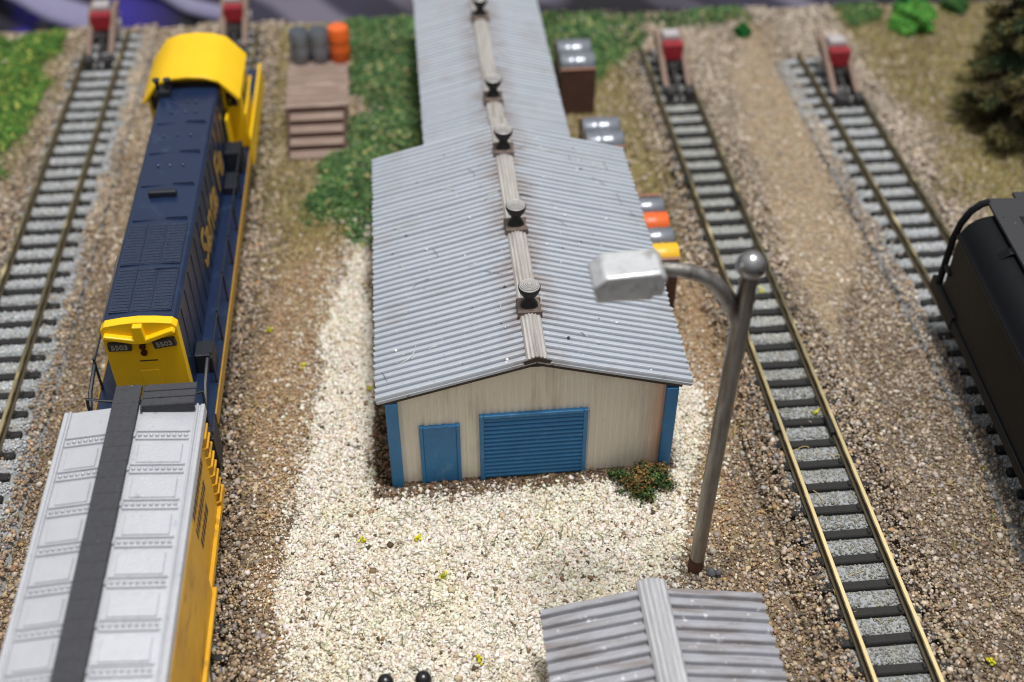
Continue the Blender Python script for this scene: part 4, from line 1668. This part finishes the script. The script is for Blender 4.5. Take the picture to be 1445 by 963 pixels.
# ==================================================================== bushes and tree
def leaf_mesh(name, P, Dn, size, cols, m, parent=None, label=None, base=None, aspect=.5):
    """small folded leaf quads at P facing Dn"""
    n = len(P)
    r_ = rng.normal(size=(n, 3))
    A = np.cross(Dn, r_)
    A /= np.linalg.norm(A, axis=1)[:, None] + 1e-9
    B = np.cross(Dn, A)
    B /= np.linalg.norm(B, axis=1)[:, None] + 1e-9
    A *= size[:, None]
    B *= (size * aspect)[:, None]
    org = np.array(base if base is not None else (0, 0, 0))
    V = np.stack([P - A, P + B + Dn * size[:, None] * .2, P + A, P - B + Dn * size[:, None] * .2], 1).reshape(-1, 3) - org
    F = np.arange(4 * n).reshape(n, 4)
    o = np_mesh(name, V, F, np.repeat(cols, 4, 0), m)
    if parent:
        o.parent = parent
        o.location = Vector(org) - wloc(parent)
    else:
        o.location = org
    if label:
        o['label'] = label
    return o


LEAF = mat('leaf', (.1, .2, .05), rough=.8, attr=True, scale=6, amt=.3, spec=.2)
BARK = mat('bark', S(78, 60, 46), rough=.9, col2=S(50, 38, 30), scale=4, amt=.7, bump=.5)


def clump_dirs(n):
    d = rng.normal(size=(n, 3))
    return d / np.linalg.norm(d, axis=1)[:, None]


# bush at the shed corner
bc = (3.55, 13.5, 0)
t = thing('bush', 'low dark green and rust coloured bush at the right front corner of the shed', 'bush', bc)
Pn, Cn, Dn = [], [], []
lobes = [(3.25, 13.62, .12, .22), (3.5, 13.45, .2, .3), (3.78, 13.5, .18, .28), (3.98, 13.4, .12, .2), (3.6, 13.2, .1, .22), (3.4, 13.3, .08, .18), (3.62, 13.66, .22, .24), (3.15, 13.35, .04, .1), (3.95, 13.7, .2, .16), (3.45, 13.0, .0, .1), (3.1, 13.75, .15, .12)]
for li, (lx, ly, lz, lr) in enumerate(lobes):
    n = int(900 * (lr / .25) ** 2)
    d = clump_dirs(n)
    rr = lr * rng.uniform(.35, 1.12, n)
    p = np.array([lx, ly, lz]) + d * rr[:, None] * np.array([1, .9, .85])
    k = p[:, 2] > -.05
    p, d = p[k], d[k]
    pal = [(*S(58, 84, 46), 4), (*S(38, 56, 34), 4), (*S(96, 116, 60), 2), (*S(150, 108, 58), 1)]
    if li in (6, 1, 8):
        pal = [(*S(124, 92, 52), 4), (*S(98, 78, 46), 3), (*S(150, 118, 72), 2), (*S(66, 82, 44), 5)]
    Pn.append(p)
    Dn.append(d)
    Cn.append(pick(pal, len(p), .3))
P, Dd, C = np.concatenate(Pn), np.concatenate(Dn), np.concatenate(Cn)
leaf_mesh('foliage', P, Dd, rng.uniform(.014, .034, len(P)), C, LEAF, t, base=bc, aspect=.6)
b = MB()
for (lx, ly, lz, lr) in lobes:
    b.tube([(3.6, 13.45, -.05), ((lx + 3.6) / 2, (ly + 13.45) / 2, .08), (lx, ly, lz + .05)], [.03, .022, .01], 6)
build('stem', b, BARK, t)


def foam_bush(loc, r, pal, label, cat='bush', n=3600):
    P, D = [], []
    d = clump_dirs(n)
    nz = np.array([.8 + .3 * math.sin(5 * a[0] + 3 * a[1]) * math.cos(4 * a[2] + loc[0]) for a in d])
    p = d * (r * nz * rng.uniform(.75, 1.05, n))[:, None] * np.array([1, 1, .85]) + np.array([0, 0, r * .55])
    k = p[:, 2] > -.08
    p = p[k]
    size = np.clip(rng.lognormal(math.log(r * .065), .35, len(p)), .012, .08)
    V, F, C = grains(p, size, (.6, 1.3), 'ico', pick(pal, len(p), .25), .35)
    o = np_mesh('bush', V, F, C, FLOCK)
    o.location = loc
    return tag(o, label, cat)


foam_bush((14.15, 29.7, 0), .62, [(*S(88, 150, 66), 5), (*S(112, 168, 78), 3), (*S(62, 118, 52), 3)], 'bright green round foam bush beyond the buffer stop of the black wagon')
foam_bush((14.45, 30.55, .1), .42, [(*S(24, 92, 58), 5), (*S(34, 112, 70), 3), (*S(18, 64, 44), 3)], 'dark teal green tuft just behind the bright green bush', n=2500)
foam_bush((15.75, 30.6, 0), .4, [(*S(74, 112, 60), 5), (*S(52, 92, 52), 3)], 'small dull green tuft between the bright bush and the tree', n=2500)
foam_bush((9.32, 29.8, 0), .26, [(*S(48, 118, 56), 5), (*S(34, 92, 46), 3)], 'tiny dark green tuft beyond the track right of the shed', n=1600)

# dark bottle-brush tree, top right
tb = (15.5, 24.2, 0)
t = thing('conifer_tree', 'dark bushy conifer with olive needle tips, the only tree on the layout', 'tree', tb)
b = MB()
b.tube([(15.5, 24.2, -.1), (15.53, 24.2, 1.5), (15.48, 24.22, 4), (15.5, 24.2, 9.1)], [.22, .17, .12, .02], 10)
tr = build('trunk', b, BARK, t, smooth=True)
Pn, Dn, Cn, Sn = [], [], [], []
nb = 520
bm_ = MB()
for i in range(nb):
    h = .25 + 8.6 * (i / nb) ** 1.15
    R_ = 2.25 * (1 - (h / 9.2)) ** .7 * rng.uniform(.86, 1.05) + .08
    if h < .7:
        R_ *= .8
    a = i * 2.39996 + rng.uniform(-.3, .3)
    up_ = rng.uniform(-.25, .3)
    dirv = np.array([math.cos(a), math.sin(a), up_])
    p0_ = np.array([15.5, 24.2, h])
    nn = int(80 + 220 * R_)
    ts = rng.uniform(.15, 1, nn) ** .7
    drop = -.22 * ts ** 2
    pts = p0_ + dirv * (ts * R_)[:, None] + np.c_[np.zeros(nn), np.zeros(nn), drop]
    d = dirv * .75 + clump_dirs(nn) * .9
    d /= np.linalg.norm(d, axis=1)[:, None]
    Pn.append(pts)
    Dn.append(d)
    base_ = pick([(*S(104, 98, 70), 4), (*S(78, 76, 58), 4), (*S(132, 124, 86), 2), (*S(78, 100, 72), 2), (*S(106, 92, 72), 2)], 1, .2)
    cc = base_ * rng.uniform(.6, 1.35, (nn, 1))
    tip = (ts > .86) & (rng.uniform(0, 1, nn) < .5)
    cc[tip] = pick([(*S(132, 122, 72), 3), (*S(112, 110, 66), 2)], int(tip.sum()), .2) if tip.any() else cc[tip]
    Cn.append(cc)
    if i % 3 == 0:
        q = p0_ + dirv * R_ * .85
        bm_.tube([tuple(p0_), tuple((p0_ + q) / 2), tuple(q - [0, 0, .15])], [.035, .022, .008], 5)
P, Dd, C = np.concatenate(Pn), np.concatenate(Dn), np.concatenate(Cn)
n = len(P)
ln = rng.uniform(.12, .3, n)
r_ = rng.normal(size=(n, 3))
Wd = np.cross(Dd, r_)
Wd /= np.linalg.norm(Wd, axis=1)[:, None]
Wd *= rng.uniform(.012, .024, n)[:, None]
V = np.stack([P - Wd, P + Wd, P + Dd * ln[:, None]], 1).reshape(-1, 3) - np.array(tb)
o = np_mesh('crown', V, np.arange(3 * n).reshape(n, 3), np.repeat(C, 3, 0), LEAF)
o.parent = t
build('limb', bm_, BARK, tr)

# ==================================================================== small loose things
yt = [(-.01, 11.83, 'tiny yellow flower tuft in the middle of the white yard'), (-.41, 12.64, 'tiny yellow tuft on white gravel in front of the small blue door'),
      (.47, 10.21, 'tiny yellow tuft on white gravel near the two black posts'), (-1.31, 12.68, 'tiny yellow tuft on white gravel left of the small blue door'),
      (-3.19, 18.29, 'yellow green tuft on ballast beside the engine'), (-2.49, 17.17, 'tiny yellow tuft on the tan strip left of the white gravel'),
      (-1.17, 16.4, 'yellow tuft at the left eave of the shed'), (6.95, 18.45, 'yellow tuft lying between the rails behind the street lamp'),
      (7.05, 14.85, 'yellow tuft lying on a sleeper right of the street lamp'), (8.24, 9.45, 'yellow tuft on ballast right of the brass railed track, nearest the viewer'),
      (9.7, 13.3, 'yellow tuft on ballast beside the black wagon')]
for px, py, lb in yt:
    n = 9
    p = rng.normal(size=(n, 3)) * np.array([.035, .035, .02])
    p[:, 2] = np.abs(p[:, 2])
    V, F, C = grains(p, rng.uniform(.018, .035, n), (.6, 1.3), 'ico', pick([(*S(226, 216, 52), 3), (*S(190, 190, 50), 2), (*S(150, 160, 50), 1)], n, .15), .3)
    o = np_mesh('flower_tuft', V, F, C, FLOCK)
    zz = float(gz(np.array([px]), np.array([py]))[0])
    o.location = (px, py, zz + (.17 if 6 < px < 7.5 else .06))
    tag(o, lb, 'flower tuft', 'yellow tufts scattered over the yard')

# loose hairs and fibres, uncountable
def fibres(n, fx, m, name, label, r=.006):
    b = MB()
    for i in range(n):
        x_, y_, z_, L_ = fx()
        a = rng.uniform(0, 2 * math.pi)
        cv = rng.uniform(-.8, .8)
        pts = []
        for k in range(5):
            t_ = k / 4
            aa = a + cv * t_
            pts.append((x_ + math.cos(aa) * L_ * t_, y_ + math.sin(aa) * L_ * t_, z_(x_ + math.cos(aa) * L_ * t_, y_ + math.sin(aa) * L_ * t_) + .01 + .02 * math.sin(t_ * 3)))
        b.tube(pts, r, 4)
    o = build(name, b, m)
    tag(o, label, 'fibres', kind='stuff')


def roof_pt():
    x_ = rng.uniform(-.8, 4.2)
    y_ = rng.uniform(14.1, 20.8)
    f = lambda px, py: RZ - abs(px - SX) * (.2715 if px < SX else .288) + .075
    return x_, y_, f, rng.uniform(.06, .42)


def yard_pt():
    x_ = rng.uniform(-2.6, 3.4)
    y_ = rng.uniform(9.5, 13.4)
    f = lambda px, py: .06
    return x_, y_, f, rng.uniform(.06, .35)


def bal_pt():
    x_, y_ = (rng.uniform(5, 10.2), rng.uniform(8.5, 15)) if rng.uniform() < .6 else (rng.uniform(-3.6, -2.6), rng.uniform(10, 18))
    return x_, y_, (lambda px, py: .12), rng.uniform(.1, .4)


HAIRD = mat('hair_dark', S(84, 82, 80), rough=.6)
HAIRL = mat('hair_pale', S(206, 204, 196), rough=.6)
HAIRG = mat('hair_green', S(112, 120, 78), rough=.7)
STRAW = mat('straw', S(190, 168, 112), rough=.7)
fibres(16, roof_pt, HAIRD, 'dark_fibres', 'dark stray hairs and specks lying on the shed roof', r=.0045)
fibres(18, roof_pt, HAIRL, 'pale_fibres', 'pale stray hairs and specks lying on the shed roof', r=.007)
fibres(90, yard_pt, HAIRG, 'green_fibres', 'thin green grass fibres scattered on the white gravel', r=.0065)
fibres(70, bal_pt, STRAW, 'straw_fibres', 'straw coloured grass fibres scattered on the ballast', r=.007)
# dust flecks on the roof
n = 260
x_ = rng.uniform(-.85, 4.25, n)
y_ = rng.uniform(13.95, 20.9, n)
z_ = RZ - np.abs(x_ - SX) * np.where(x_ < SX, .2715, .288) + .07
cols = np.where((rng.uniform(0, 1, n) < .6)[:, None], np.array(S(232, 232, 230)), np.array(S(74, 70, 66)))
V, F, C = grains(np.c_[x_, y_, z_], np.clip(rng.lognormal(math.log(.008), .5, n), .004, .02), (.4, 2.0), 'cube', cols, .3)
np_mesh('roof_dust', V, F, C, CHIP, 'stuff', 'pale and dark dust flecks scattered over the shed roof', 'dust')
